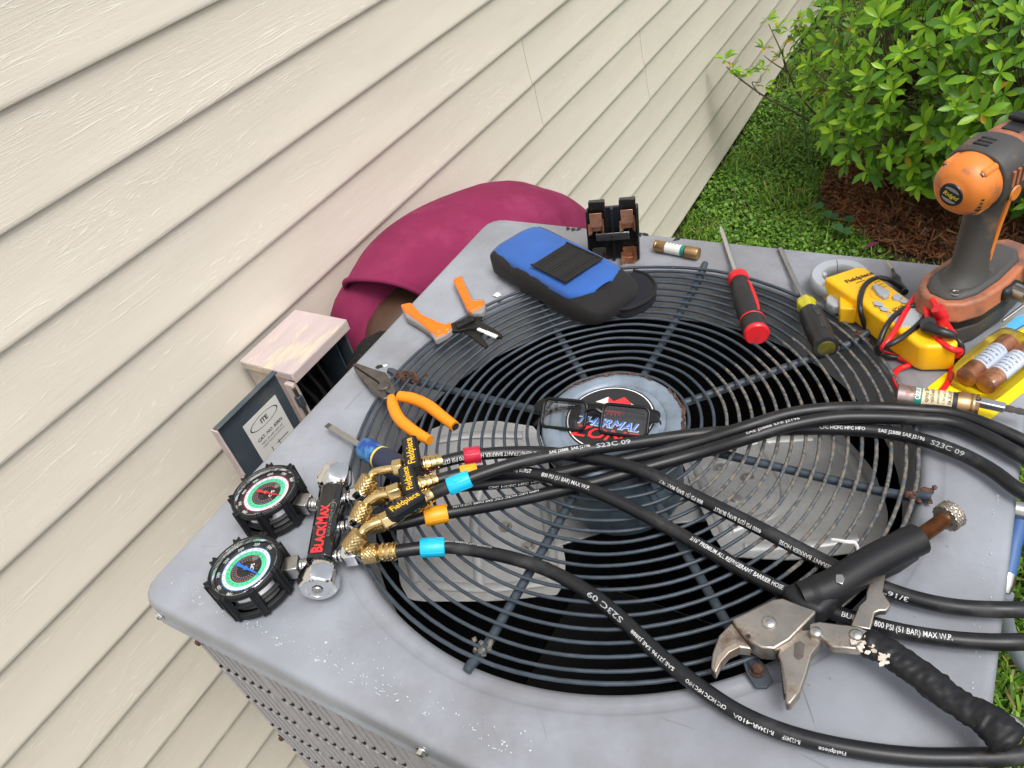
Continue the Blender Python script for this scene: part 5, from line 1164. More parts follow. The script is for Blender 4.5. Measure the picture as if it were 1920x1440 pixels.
for x, y in ((-.021, H_ * .86), (.0215, H_ * .88)): MB().box((x, y, .0165), (.0165, .020, .0012), 0, fb).build('contact_plate', M_['copper'], t, world=True, bev=.0004)
MB().box((.0215, -.004, .010), (.0155, .018, .0012), 0, fb).build('contact_tab', M_['copper'], t, world=True, bev=.0004)
MB().box((0, H_ * .50, .0115), (.046, .0105, .0012), 0, fb).box((-.0225, H_ * .50, .007), (.0012, .0105, .009), 0, fb).box((.0225, H_ * .50, .007), (.0012, .0105, .009), 0, fb).build('bridge_strap', M_['steel'], t, world=True, bev=.0004)
MB().lathe([(.0018, .0122), (.0014, .0126), (0, .0126)], 12, 0, fb @ T((0, H_ * .5, 0))).build('screw', M_['blk_steel'], t, world=True)
for x, y in ((-.021, H_ * .60), (.0215, H_ * .62)): MB().lathe([(.0028, .0005), (.0024, .0012), (0, .0012)], 14, 0, fb @ T((x, y, 0))).build('rivet', M_['steel'], t, world=True)

# ---- cartridge fuses
def label_wrap(mb, fm, r_, x0, x1, txt, hgt, mi, ang, rot=True, bold=.01):
    """print wrapped on a cylinder; rot: lines run round the barrel"""
    vs, fs = glyphs(txt, bold, cuts=2); a0, a1 = min(v[0] for v in vs), max(v[0] for v in vs); o_ = []
    for v in vs:
        if rot: u = (v[0] - (a0 + a1) / 2) / (a1 - a0) * hgt[1]; w_ = (v[1] - .35) * hgt[0]; x = (x0 + x1) / 2 - w_; an = ang + u / r_
        else: x = x0 + (x1 - x0) * (v[0] - a0) / (a1 - a0); an = ang - (v[1] - .35) * hgt[0] / r_
        o_.append(fm @ V((x, (r_ + .0001) * cos(an), (r_ + .0001) * sin(an))))
    mb.add(o_, fs, mi)
fm, L = frame_ab((1228, 460), (1310, 476), .0085); t = thing('cartridge_fuse', 'small brass-capped fuse with white and green label, beside the fuse block', 'fuse', T((fm.translation.x, fm.translation.y, 0))); r_ = .0082
MB().xlathe([(0, .0062), (.0008, r_ * .96), (.003, r_), (.004, r_ * .93), (.006, r_), (L * .27, r_), (L * .27, r_ * .9)], 32, 0, fm).build('end_cap', M_['old_brass'], t, world=True)
MB().xlathe([(L * .73, r_ * .9), (L * .73, r_ * 1.04), (L - .0015, r_ * 1.04), (L, r_ * .96), (L, 0)], 32, 0, fm, caps=False).build('end_cap', M_['old_brass'], t, world=True)
MB().xlathe([(L * .26, r_ * .94), (L * .62, r_ * .94)], 32, 0, fm, caps=False).build('paper_label', M_['paper'], t, world=True)
MB().xlathe([(L * .62, r_ * .94), (L * .70, r_ * .94)], 32, 0, fm, caps=False).build('green_stripe', M_['green_print'], t, world=True)
MB().xlathe([(L * .70, r_ * .93), (L * .74, r_ * .93)], 32, 0, fm, caps=False).build('paper_label', M_['ink'], t, world=True)
b = MB(); b.keepn = True
for k, s_ in enumerate(['FUSE', 'TIME DELAY', 'CLASS RK5', '250V']): label_wrap(b, fm, r_ * .94, L * (.30 + .075 * k), L * (.36 + .075 * k), s_, (.0028, .008), 0, rad(70))
b.build('print', M_['ink'], t, world=True, smooth=0)
fm, L = frame_ab((1681, 742), (1834, 762), .0125); r_ = .0122
t = thing('cartridge_fuse', 'large tarnished fuse with green and cream label lying against the black hoses', 'fuse', T((fm.translation.x, fm.translation.y, 0)))
MB().xlathe([(0, r_ * .85), (.0008, r_), (L * .22, r_), (L * .22, r_ * .9)], 36, 0, fm).build('end_cap', mat('tin_cap', (.42, .33, .31), .38, .85, col2=(.22, .12, .09), ns=50, thr=.55, var=.2, vs=40, m2=.5), t, world=True)
MB().xlathe([(L * .74, r_ * .9), (L * .74, r_ * 1.0), (L * .88, r_ * 1.0), (L * .895, r_ * .95), (L * .91, r_), (L * .945, r_), (L * .955, r_ * .95), (L * .99, r_), (L, r_ * .92), (L, 0)], 36, 0, fm, caps=False).build('end_cap', M_['old_brass'], t, world=True)
MB().xlathe([(L * .21, r_ * .93), (L * .31, r_ * .93)], 36, 0, fm, caps=False).build('green_stripe', M_['green_print'], t, world=True)
MB().xlathe([(L * .31, r_ * .93), (L * .68, r_ * .93)], 36, 0, fm, caps=False).build('paper_label', M_['cream_paper'], t, world=True)
MB().xlathe([(L * .68, r_ * .92), (L * .75, r_ * .92)], 36, 0, fm, caps=False).build('paper_label', M_['ink'], t, world=True)
b = MB(); b.keepn = True
label_wrap(b, fm, r_ * .93, L * .235, L * .285, 'BUSS®', (.0065, .015), 0, rad(104), bold=.03)
for k, (s_, h_) in enumerate([('40 amp', .0055), ('Time-Delay', .0048), ('Current Limiting', .0030), ('UL Class RK 5', .0030), ('FRN-R-40', .0052)]): label_wrap(b, fm, r_ * .93, L * (.335 + .072 * k), L * (.385 + .072 * k), s_, (h_, .018), 1 if k != 3 else 2, rad(104))
b.build('print', [M_['white'], M_['ink'], M_['green_print']], t, world=True, smooth=0)
# blister pack
t = thing('blister_pack', 'yellow card blister pack holding two copper-ended fuses, near the right edge', 'package', T(P(1860, 700)))
card = [(1736, 728), (1920, 585), (2010, 560), (2060, 640), (1920, 750), (1858, 788), (1800, 775)]
MB().prism(pp([(1738, 730), (1905, 596), (1968, 580), (1996, 628), (1990, 680), (1856, 789), (1790, 770)]), .0010, .0022).build('card', M_['card_yellow'], t, world=True, smooth=0)
MB().prism(pp([(1882, 616), (1905, 597), (1966, 582), (1972, 596), (1925, 612), (1896, 636)]), .0023, .0026).build('card_header', mat('sky_blue_print', (.1, .45, .75), .4), t, world=True, smooth=0)
MB().prism(pp([(1797, 681), (1878, 617), (1882, 622), (1801, 686)]), .0023, .0027).build('card_edge', mat('cream_card', (.75, .68, .45), .5), t, world=True, smooth=0)
b = MB(); b.keepn = True
tm = frame(P(1852, 782, .0026), P(1798, 772, .0026) - P(1852, 782, .0026)) ; 
b.text('BUSSMANN', .0085, lambda x, y: (x, y + .0015, .0001), 0, .02, 'LEFT', sx=.6, M=tm); b.text('GENERAL PURPOSE', .0042, lambda x, y: (x, y + .0105, .0001), 0, .0, 'LEFT', sx=.8, M=tm); b.text('FUSES', .0062, lambda x, y: (x, y + .0155, .0001), 0, .02, 'LEFT', sx=.8, M=tm)
b.build('card_print', M_['ink'], t, world=True, smooth=0)
for (pa, pb, ls) in [((1810, 708), (1893, 640), 1), ((1846, 722), (1935, 650), 2)]:
    fm, L = frame_ab(pa, pb, .0135); r_ = .0104; L = .076
    fu = MB().xlathe([(0, r_ * .82), (.001, r_), (L * .26, r_), (L * .26, r_ * .9)], 36, 0, fm).xlathe([(L * .74, r_ * .9), (L * .74, r_), (L - .001, r_), (L, r_ * .8), (L, 0)], 36, 0, fm)
    fo = fu.build('fuse', M_['copper'], t, world=True)
    MB().xlathe([(L * .25, r_ * .95), (L * .75, r_ * .95)], 36, 0, fm, caps=False).build('paper_label', mat('cool_label', (.62, .68, .78), .5, var=.04), t, world=True)
    b = MB(); b.keepn = True
    for k, (s_, h_) in enumerate([('COOPER', .0038), ('FRN-R-40', .0046), ('TIME DELAY', .003), ('RK5', .0034), ('DUAL ELEMENT', .0026), ('250 VAC', .003)]): label_wrap(b, fm, r_ * .95, L * (.29 + .075 * k), L * (.34 + .075 * k), s_, (h_, .014), 0, rad(96))
    b.build('print', M_['ink'], t, world=True, smooth=0)
fm, L = frame_ab((1800, 712), (1905, 628), .0135); LB = .094; wB = .0245
bl = MB(); rg = []
for z, k in ((.0024, 1.06), (.010, 1.04), (.020, 1.0), (.0245, .92), (.0255, .8)):
    rg.append([(LB / 2 + math.copysign(abs(cos(a)) ** .35, cos(a)) * LB / 2 * k, -.010 + math.copysign(abs(sin(a)) ** .35, sin(a)) * wB * k, z - .0135) for a in [2 * PI * i / 60 for i in range(60)]])
rg.append([(LB / 2 + (p[0] - LB / 2) * .05, -.010 + (p[1] + .010) * .05, .0258 - .0135) for p in rg[-1]])
bl.loft(rg, 0, fm, caps=False).build('clear_blister', M_['blister'], t, world=True, smooth=50)
# aluminium level/bit holder on the card
fm, L = frame_ab((1795, 745), (1885, 765), .020); t = thing('bit_holder', 'slim aluminium bit holder with a steel driver bit, lying across fuse and card', 'bit holder', T((fm.translation.x, fm.translation.y, 0)))
MB().box((L / 2, 0, 0), (L, .0085, .0075), 0, fm).build('holder_body', mat('aluminium', (.62, .62, .64), .3, .9, var=.06), t, world=True, bev=.0012)
MB().lathe([(.0028, .0037), (.0028, .0043), (.0016, .0043), (.0014, .0039)], 18, 0, fm @ T((L * .42, .0, 0))).build('pin_hole', M_['blk_steel'], t, world=True)
MB().xlathe([(L - .001, .0034), (L + .006, .0034), (L + .008, .0026), (L + .011, .0034), (L + .018, .0028), (L + .024, .0011), (L + .026, 0)], 6, 0, fm).build('driver_bit', M_['dull_steel'], t, world=True)

# ---- red screwdriver
fm, L = frame_ab((1351, 424), (1418, 624), .004, .0165); t = thing('screwdriver', 'screwdriver with black and red grip and red end cap, its tip past the back edge', 'screwdriver', T((fm.translation.x, fm.translation.y, 0)))
q0 = (P(1384, 519, .0115) - P(1351, 424, .004)).length
MB().xlathe([(0, .0006), (.006, .0018), (.013, .0032), (.02, .0033), (q0, .0033)], 14, 0, fm).build('shank', M_['chrome'], t, world=True)
MB().xlathe([(q0 - .004, .010), (q0 - .001, .0128), (q0 + .006, .0136), (q0 + .012, .0120)], 28, 0, fm).build('collar', M_['red_plastic'], t, world=True)
hl = L - q0; rings = []
for x, r_ in [(q0 + .009, .0115), (q0 + .02, .0110), (q0 + .032, .0135), (q0 + .06, .0152), (q0 + .085, .0150), (q0 + hl * .80, .0145), (q0 + hl * .9, .0152), (L - .001, .0150)]:
    rings.append([(x, r_ * cos(2 * PI * i / 42) * (1 - .05 * (1 + cos(2 * PI * i / 42 * 3)) / 2), r_ * sin(2 * PI * i / 42) * (1 - .05 * (1 + cos(2 * PI * i / 42 * 3)) / 2)) for i in range(42)])
MB().loft(rings, 0, fm).build('grip', M_['dk_plastic'], t, world=True)
MB().xlathe([(L - .001, .0146), (L + .003, .0148), (L + .0052, .0130), (L + .006, 0)], 32, 0, fm, caps=False).build('end_cap', M_['red_plastic'], t, world=True)
MB().xlathe([(q0 + hl * .80, .0148), (q0 + hl * .805, .0153), (q0 + hl * .815, .0153), (q0 + hl * .82, .0148)], 40, 0, fm, caps=False).build('red_ring', M_['red_plastic'], t, world=True)
for s_ in (-1,):
    MB().loft([[(q0 + .028 + (hl * .78 - .028) * u, (.0149 if 0 < u < 1 else .0138) * cos(a), (.0149 if 0 < u < 1 else .0138) * sin(a)) for a in np.linspace(rad(146 - 14 * sin(PI * u)), rad(146 + 10), 6)] for u in np.linspace(0, 1, 9)], 0, fm @ RX(rad(-95)), closed=False, caps=False).build('red_inlay', M_['red_plastic'], t, world=True, solid=.0012)
# ---- yellow-collared screwdriver
fm, L = frame_ab((1463, 466), (1549, 652), .004, .0150); t = thing('screwdriver', 'slotted screwdriver with translucent yellow collar and dark ribbed grip', 'screwdriver', T((fm.translation.x, fm.translation.y, 0)))
q0 = (P(1508, 568, .0112) - P(1463, 466, .004)).length
MB().prism([(0, -.003), (.010, -.0028), (q0, -.0024), (q0, .0024), (.010, .0028), (0, .003)], -.0022, .0022, 0, fm).build('shank', M_['steel'], t, world=True, bev=.0012, segs=3)
MB().prism([(-.002, -.0034), (.010, -.0032), (.010, .0032), (-.002, .0034)], -.0008, .0008, 0, fm).build('blade_tip', M_['dull_steel'], t, world=True)
rings = []
for x, r_ in [(q0 - .004, .009), (q0 - .002, .0115), (q0 + .006, .0122), (q0 + .010, .0105), (q0 + .016, .0098), (q0 + .021, .0105)]:
    rings.append([(x, r_ * cos(a) * (1 - .08 * (.5 + .5 * cos(6 * a))), r_ * sin(a) * (1 - .08 * (.5 + .5 * cos(6 * a)))) for a in [2 * PI * i / 48 for i in range(48)]])
MB().loft(rings, 0, fm).build('collar', M_['yellow_clear'], t, world=True, smooth=50)
rings = []
for x, r_ in [(q0 + .018, .0112), (q0 + .022, .0130), (q0 + .04, .0140), (L - .022, .0145), (L - .012, .0135), (L - .004, .0150), (L, .0142), (L + .0008, .0105)]:
    rings.append([(x, r_ * cos(a) * (1 - .07 * (.5 + .5 * cos(6 * a)) ** 3), r_ * sin(a) * (1 - .07 * (.5 + .5 * cos(6 * a)) ** 3)) for a in [2 * PI * i / 60 for i in range(60)]])
MB().loft(rings, 0, fm).build('grip', M_['dk_plastic'], t, world=True, smooth=40)
MB().xlathe([(L - .002, .0100), (L + .0015, .0098), (L + .0028, .007), (L + .003, 0)], 24, 0, fm, caps=False).build('end_plug', M_['plug'], t, world=True)
b = MB(); b.keepn = True; label_wrap(b, fm, .0146, q0 + .028, L - .020, 'KLEIN TOOLS', (.0075, 1), 0, rad(78), rot=False, bold=.03); b.build('raised_lettering', mat('embossed_grey', (.055, .055, .055), .45), t, world=True, smooth=0, solid=.0006)

# ---- glasses on the hub
go = P(1113, 783, .020); gx = (P(1222, 795, .024) - P(1028, 775, .024)).normalized()
gy = V((gx.y * -1, gx.x, 0)).normalized(); gyt = (gy * .80 + V((0, 0, .6))).normalized(); gz = gx.cross(gyt).normalized(); gyt = gz.cross(gx)
gf = Matrix((gx, gyt, gz)).transposed().to_4x4(); gf.translation = go
t = thing('eyeglasses', 'black rectangular reading glasses folded on the fan hub sticker', 'glasses', T((go.x, go.y, 0)))
def rr2(cx, cy, w_, h_, rc_, n=8):
    o_ = []
    for sx1, sy1, a0 in ((1, 1, 0), (-1, 1, 90), (-1, -1, 180), (1, -1, 270)):
        for i in range(n): a = rad(a0 + 90 * i / (n - 1)); o_.append((cx + sx1 * (w_ - rc_) + rc_ * cos(a), cy + sy1 * (h_ - rc_) + rc_ * sin(a)))
    return o_
for s_ in (-1, 1):
    q = rr2(s_ * .0345, 0, .0255, .0165, .007)
    MB().tube([gf @ V((x, y * (1 if y > 0 else .95), -.0 - .08 * x * x * 6)) for x, y in q], .0020, 8, closed=True, up=gz).build('rim', M_['frame_black'], t, world=True, smooth=70)
    MB().add([(x, y * (1 if y > 0 else .95), -.08 * x * x * 6) for x, y in q], [tuple(range(len(q)))], 0, gf).build('lens', M_['lens'], t, world=True, smooth=0)
    MB().prism([(s_ * .058, -.003), (s_ * .058, .014), (s_ * .068, .012), (s_ * .071, .008), (s_ * .071, .003), (s_ * .064, .001)][::s_], -.006, -.001, 0, gf).build('end_piece', M_['frame_black'], t, world=True, bev=.0008)
q = spline([gf @ V((-.0095, .006, 0)), gf @ V((0, .0095, .0015)), gf @ V((.0095, .006, 0))], 6); MB().tube(q, .0026, 8).build('bridge', M_['frame_black'], t, world=True)
for s_ in (-1, 1): MB().tube([gf @ V((s_ * .010, .004, -.001)), gf @ V((s_ * .008, -.004, -.006))], .002, 8).build('nose_pad', M_['steel'], t, world=True)
MB().tube(spline([gf @ V((.069, .008, -.006)), gf @ V((.060, .0145, -.009)), gf @ V((0, .0130, -.012)), gf @ V((-.050, .006, -.014)), gf @ V((-.074, -.013, -.016))], 6), .0032, 8, flat=.45).build('temple', M_['frame_black'], t, world=True, smooth=60)
MB().tube(spline([gf @ V((-.069, .008, -.006)), gf @ V((-.060, .0150, -.010)), gf @ V((0, .0150, -.017)), gf @ V((.060, .010, -.019)), gf @ V((.071, -.010, -.019)), gf @ V((.076, -.024, -.018))], 6), .0030, 8, flat=.45).build('temple', M_['frame_black'], t, world=True, smooth=60)

# ---- locking pliers
t = thing('locking_pliers', 'worn locking pliers with black taped handles and rusty adjusting screw across the hoses', 'locking pliers', T(P(1520, 1160)))
ZP = .030
fm, L = frame_ab((1480, 1125), (1716, 1012), ZP)
# taped upper handle: an oblong tube
hp = [(1462, 1108), (1492, 1092), (1510, 1093), (1545, 1080), (1580, 1052), (1640, 1017), (1690, 990), (1716, 988), (1731, 1010), (1727, 1033), (1690, 1058), (1640, 1080), (1600, 1103), (1570, 1130), (1540, 1158), (1500, 1145), (1478, 1128)]
MB().prism(pp(hp, ZP), ZP - .017, ZP + .006, 0).build('taped_handle', M_['boot'], t, world=True, bev=.0065, segs=4, smooth=60)
MB().tube(spline(pt([(1500, 1118, ZP), (1560, 1098, ZP + .001), (1640, 1050, ZP + .002), (1722, 1010, ZP + .001)]), 8), [.012] * 4 + [.0135] * 21, 20, flat=.95).build('handle_sleeve', M_['boot'], t, world=True, smooth=70)
fm2, L2 = frame_ab((1722, 1008), (1772, 973), ZP); thr = [(0, .0055)]
for k in range(15): x = .002 + k * (L2 - .004) / 15; thr += [(x, .0044), (x + (L2 - .004) / 30, .0066)]
MB().xlathe(thr + [(L2, .005)], 20, 0, fm2).build('adjusting_screw', M_['rust_thread'], t, world=True, smooth=20)
m = MB(); p1_ = fm2 @ V((L2 - .001, 0, 0)); p2_ = fm2 @ V((L2 + .0115, 0, 0)); knurl(m, p1_, p2_, .0125); m.build('screw_knob', M_['tool_steel'], t, world=True, smooth=25)
slab('jaw_housing', [(1372, 1166), (1450, 1128), (1467, 1126), (1531, 1148), (1528, 1156), (1480, 1205), (1452, 1222), (1428, 1220), (1395, 1200)], ZP, ZP - .014, ZP + .004, M_['tool_steel'], t, .0018, 3)
slab('upper_jaw', [(1372, 1168), (1398, 1202), (1410, 1218), (1388, 1215), (1368, 1224), (1350, 1244), (1340, 1262), (1333, 1252), (1336, 1225), (1348, 1192)], ZP, ZP - .011, ZP + .001, M_['tool_steel'], t, .0014)
slab('lower_jaw', [(1490, 1180), (1515, 1176), (1538, 1185), (1540, 1202), (1522, 1225), (1512, 1262), (1500, 1295), (1482, 1318), (1474, 1316), (1472, 1275), (1466, 1240), (1458, 1225), (1465, 1200)], ZP, ZP - .014, ZP - .002, M_['tool_steel'], t, .0014)
b = MB()
for k in range(9): 
    c = P(1372 + -3.4 * k, 1222 + 2.6 * k + (k * k) * .18, ZP - .004); b.box(c, (.0024, .0024, .010), 0, None)
for k in range(11):
    c = P(1466 + .7 * k, 1248 + 5.6 * k, ZP - .008); b.box(c, (.0022, .0022, .011), 0, None)
b.build('jaw_teeth', M_['dull_steel'], t, world=True, smooth=0)
slab('jaw_insert', [(1338, 1256), (1344, 1232), (1362, 1214), (1380, 1205), (1388, 1214), (1368, 1224), (1352, 1242), (1342, 1262)], ZP + .001, ZP - .009, ZP + .0022, mat('bright_edge', (.62, .50, .38), .3, .9, var=.15), t, .0006)
slab('lower_lever', [(1518, 1172), (1535, 1168), (1612, 1178), (1634, 1190), (1646, 1212), (1610, 1222), (1560, 1217), (1540, 1198), (1518, 1196)], ZP, ZP - .006, ZP + .003, M_['tool_steel'], t, .0014)
slab('release_link', [(1630, 1092), (1661, 1072), (1655, 1110), (1662, 1122), (1671, 1135), (1662, 1146), (1650, 1146), (1640, 1150), (1632, 1182), (1595, 1174), (1610, 1136), (1622, 1125), (1624, 1110)], ZP - .004, ZP - .010, ZP - .003, M_['tool_steel'], t, .001)
def rivet(px, py, z, r_=.0058, mt='chrome'): MB().lathe([(r_, 0), (r_ * .98, .0010), (r_ * .8, .0022), (r_ * .4, .0028), (0, .003)], 24, 0, T(P(px, py, z))).build('rivet', M_['steel'], t, world=True)
rivet(1442, 1168, ZP + .004); rivet(1530, 1186, ZP + .003, .0048); rivet(1605, 1191, ZP + .003, .0052)
MB().prism(pp([(1567, 1078), (1580, 1078), (1584, 1086), (1580, 1097), (1567, 1093)], ZP + .013), ZP + .0125, ZP + .0142).build('rivet', M_['steel'], t, world=True, bev=.0006)
MB().lathe([(.0018, 0), (.0018, .0003), (0, .0003)], 12, 0, T(P(1403, 1193, ZP + .0041))).build('hole', M_['dark_in'], t, world=True)
slab('stamped_oval', [(1490, 1206), (1500, 1202), (1509, 1208), (1506, 1232), (1497, 1238), (1488, 1230)], ZP - .002, ZP - .0021, ZP - .0014, M_['dull_steel'], t, .0004)
hp2 = [(1608, 1200, .026), (1650, 1215, .028), (1690, 1240, .028), (1730, 1268, .028), (1770, 1300, .028), (1810, 1328, .029), (1850, 1350, .030), (1885, 1380, .030), (1902, 1398, .028)]
q = spline(pt(hp2), 10); m = MB(); rings = []
for i, p in enumerate(q):
    tt = (q[min(i + 1, len(q) - 1)] - q[max(0, i - 1)]).normalized(); s1 = tt.cross(V((0, 0, 1))).normalized(); s2 = s1.cross(tt); u = i / (len(q) - 1)
    R_ = np.interp(u, [0, .06, .2, .45, .6, .78, .9, .97, 1], [.0075, .0115, .0112, .0115, .0105, .0125, .0135, .0100, .006])
    rings.append([p + (s1 * cos(a) + s2 * sin(a) * .72) * (R_ * (1 + .10 * noise.noise(V((u * 14, cos(a) * 1.5, sin(a) * 1.5))) + .12 * noise.noise(V((u * 34, cos(a) * 2.5 + u * 9, sin(a) * 2.5))) + .045 * ((u * 9 + a / 6.28) % 1))) for a in [2 * PI * k / 30 for k in range(30)]])
m.loft(rings).build('taped_handle', M_['boot'], t, world=True, smooth=45)
rr = random.Random(8); b = MB()
for k in range(34):
    u = rr.random(); c = P(1600 + 70 * u + rr.gauss(0, 10), 1195 + 45 * u + rr.gauss(0, 9), .0345); s_ = rr.uniform(.001, .0034)
    b.prism([(s_ * rr.uniform(.4, 1.4) * cos(j * 1.25), s_ * rr.uniform(.3, .9) * sin(j * 1.25)) for j in range(5)], -.0004, .0006, 0, T(c) @ RZ(rr.uniform(0, 6)) @ RX(rr.uniform(-.4, .4)))
b.build('torn_tape_residue', mat('tape_residue', (.5, .45, .38), .6, var=.3), t, world=True, smooth=0)
rope('release_lever', [(1870, 1352, .024), (1895, 1350, .022), (1912, 1362, .022), (1918, 1374, .022)], [.004, .004, .0035, .003], M_['steel'], t, 10)

# ---- clamp meter
p0_, p1_ = P(1578, 520, .0), P(1762, 662, .0); fm = frame(p0_, p1_ - p0_); L = (p1_ - p0_).length
t = thing('clamp_meter', 'yellow clamp meter with grey jaw, red and black test leads wrapped round it', 'meter', T((p0_.x, p0_.y, 0)))
INV = fm.inverted()
def loc2(px, py, z): return INV @ P(px, py, z)
def lp(pts, z): return [tuple(loc2(a, b, z))[:2] for a, b in pts]
ZT_ = .036
topo = [(1548, 522), (1610, 499), (1626, 500), (1688, 556), (1740, 590), (1798, 640), (1800, 652), (1796, 662), (1730, 668), (1672, 622), (1640, 603), (1604, 562), (1578, 545)]
body = lp([(1543, 519), (1606, 498), (1624, 500), (1640, 512), (1720, 570), (1770, 597), (1794, 622), (1800, 642), (1790, 650), (1736, 651), (1722, 646), (1690, 624), (1640, 588), (1612, 566), (1592, 553)], ZT_)
b = MB().prism(body, .002, ZT_, 0, fm, top=.99); b.build('case', M_['meter'], t, world=True, bev=.0045, segs=4, smooth=50)
# trigger side wing
wing = lp([(1573, 557), (1600, 556), (1612, 572), (1604, 590), (1574, 588)], .018)
MB().prism(wing, .004, .026, 0, fm).build('side_guard', M_['meter'], t, world=True, bev=.002)
# jaw: two grey horseshoe halves
jc = loc2(1575, 516, .022); jr = .026
def jaw(a0, a1, nm):
    rings = []; n_ = 22
    for i in range(n_ + 1):
        a = rad(a0 + (a1 - a0) * i / n_); c_, s_ = cos(a), sin(a)
        rings.append([(jc.x + r_ * c_ * 1.0, jc.y + r_ * s_ * 1.0, z) for r_, z in ((jr - .006, .010), (jr - .006, .0225), (jr - .0045, .024), (jr + .0055, .024), (jr + .0075, .022), (jr + .0075, .010), (jr + .006, .0085), (jr - .0045, .0085))])
    MB().loft(rings, 0, fm).build(nm, M_['meter_grey'], t, world=True, smooth=45)
jaw(20, 152, 'jaw'); jaw(154, 330, 'jaw')
tr_ = lp([(1549, 560), (1565, 545), (1576, 552), (1578, 578), (1562, 578), (1550, 570)], .016)
MB().prism(tr_, .006, .019, 0, fm).build('trigger', M_['meter_grey'], t, world=True, bev=.002)
MB().lathe([(.0035, .006), (.0035, .022), (.002, .0235), (0, .0235)], 14, 0, fm @ T(loc2(1543, 541, .0))).build('jaw_rib', M_['meter_grey'], t, world=True)
zt = ZT_ + .0002
def flatp(pts, nm, mt, h=.0016, bev=.0006, z=None): MB().prism(lp(pts, z or ZT_), ZT_ - .0005, ZT_ + h, 0, fm).build(nm, M_[mt] if isinstance(mt, str) else mt, t, world=True, bev=bev, segs=2)
flatp([(1662, 592), (1722, 568), (1738, 578), (1744, 600), (1712, 612), (1690, 614)], 'display_bezel', 'meter_grey', .0006, .0002)
flatp([(1690, 608), (1696, 594), (1712, 586), (1730, 582), (1736, 592), (1730, 604), (1708, 612)], 'display', 'lcd', .0009, .0002)
flatp([(1634, 541), (1642, 538), (1668, 553), (1666, 561), (1656, 564), (1646, 558)], 'selector_knob', 'meter_grey', .0055, .0012)
MB().lathe([(.0115, ZT_ - .001), (.0115, ZT_ + .0008), (.010, ZT_ + .0012), (0, ZT_ + .0012)], 32, 0, fm @ T((*tuple(loc2(1652, 551, ZT_))[:2], 0))).build('selector_dial', M_['meter'], t, world=True)
for pts in ([(1673, 557), (1681, 552), (1693, 558), (1686, 565), (1675, 564)], [(1686, 567), (1694, 561), (1705, 566), (1698, 571)], [(1636, 568), (1643, 566), (1658, 571), (1656, 576), (1640, 575)], [(1648, 578), (1653, 576), (1667, 581), (1664, 586), (1652, 584)]):
    flatp(pts, 'button', 'meter_grey', .0020, .0004)
b = MB(); b.keepn = True
def mt_(px, py, s_, size, px2, py2, bold=.02, mi=0):
    fr = frame(P(px, py, ZT_ + .0004), P(px2, py2, ZT_ + .0004) - P(px, py, ZT_ + .0004)); b.text(s_, size, lambda x, y: (x, y, 0), mi, bold, 'LEFT', M=fr)
mt_(1588, 531, 'Fieldpiece', .0088, 1625, 518, .03); mt_(1606, 532, '=====', .004, 1618, 528)
for px, py, s_ in [(1612, 540, 'V AC'), (1610, 547, 'V DC'), (1612, 554, 'OHM'), (1618, 536, 'TRMS'), (1641, 531, 'A AC'), (1648, 536, 'NCV'), (1650, 542, 'uA DC')]: mt_(px, py, s_, .0034, px + 20, py - 8, .0)
mt_(1676, 585, 'SC440', .0058, 1694, 578, .03); mt_(1674, 580, 'TRUE RMS', .0028, 1694, 573, .0)
b.build('meter_print', M_['ink'], t, world=True, smooth=0, kind='stuff')
for k, (px, py) in enumerate([(1681, 559), (1695, 567), (1646, 571), (1656, 581)]):
    fr = frame(P(px - 6, py + 1, ZT_ + .0034), P(px + 6, py + 3, ZT_ + .0034) - P(px - 6, py + 1, ZT_ + .0034)); b2 = MB(); b2.keepn = True
    b2.text(['*', 'HOLD', 'MAX', 'RANGE'][k], .0036, lambda x, y: (x, y - .001, -.0006), 0, .02, 'LEFT', M=fr); b2.build('button_print', M_['ink'], t, world=True, smooth=0)
# plugs and leads
MB().tube(spline(pt([(1742, 618, ZT_ - .003), (1740, 607, ZT_ + .012)]), 3), .0078, 20).build('black_plug', M_['lead_black'], t, world=True)
rope('black_plug', [(1738, 614, ZT_ + .008), (1762, 622, ZT_ + .010), (1780, 627, ZT_ + .008), (1792, 632, ZT_ + .004)], [.0068, .0058, .0052, .0048, .0034], M_['lead_black'], t)
MB().tube(spline(pt([(1764, 612, ZT_ - .003), (1764, 590, ZT_ + .014), (1757, 578, ZT_ + .022)]), 4), [.0072] * 4 + [.0062] * 5, 18).build('red_plug', M_['red_plastic'], t, world=True)
lr = .0031
rope('black_lead', [(1790, 632, .036), (1801, 645, .032), (1803, 662, .02), (1790, 678, .006), (1760, 684, .0035), (1730, 683, .0032), (1700, 672, .0032), (1668, 668, .004), (1650, 660, .012), (1648, 648, .024), (1660, 615, .036), (1680, 590, .037), (1705, 575, .037), (1728, 572, .038), (1737, 562, .036)], lr, M_['lead_black'], t, 10)
rope('black_lead', [(1745, 575, .036), (1738, 590, .037), (1715, 615, .037), (1680, 640, .036), (1655, 652, .028), (1648, 662, .012), (1640, 650, .004), (1625, 620, .003), (1614, 585, .032), (1613, 560, .038), (1622, 535, .037), (1642, 522, .036), (1665, 524, .034), (1690, 540, .02)], lr, M_['lead_black'], t, 10)
rope('red_lead', [(1757, 578, .055), (1748, 562, .055), (1735, 549, .048), (1718, 555, .04), (1700, 580, .037), (1675, 625, .037), (1656, 650, .030), (1652, 660, .012), (1662, 664, .004), (1690, 672, .003), (1706, 683, .003), (1685, 692, .003), (1677, 706, .003), (1684, 724, .003), (1700, 745, .003), (1740, 752, .003), (1768, 730, .003), (1782, 706, .003), (1783, 682, .004), (1778, 668, .010)], lr, M_['lead_red'], t, 10)
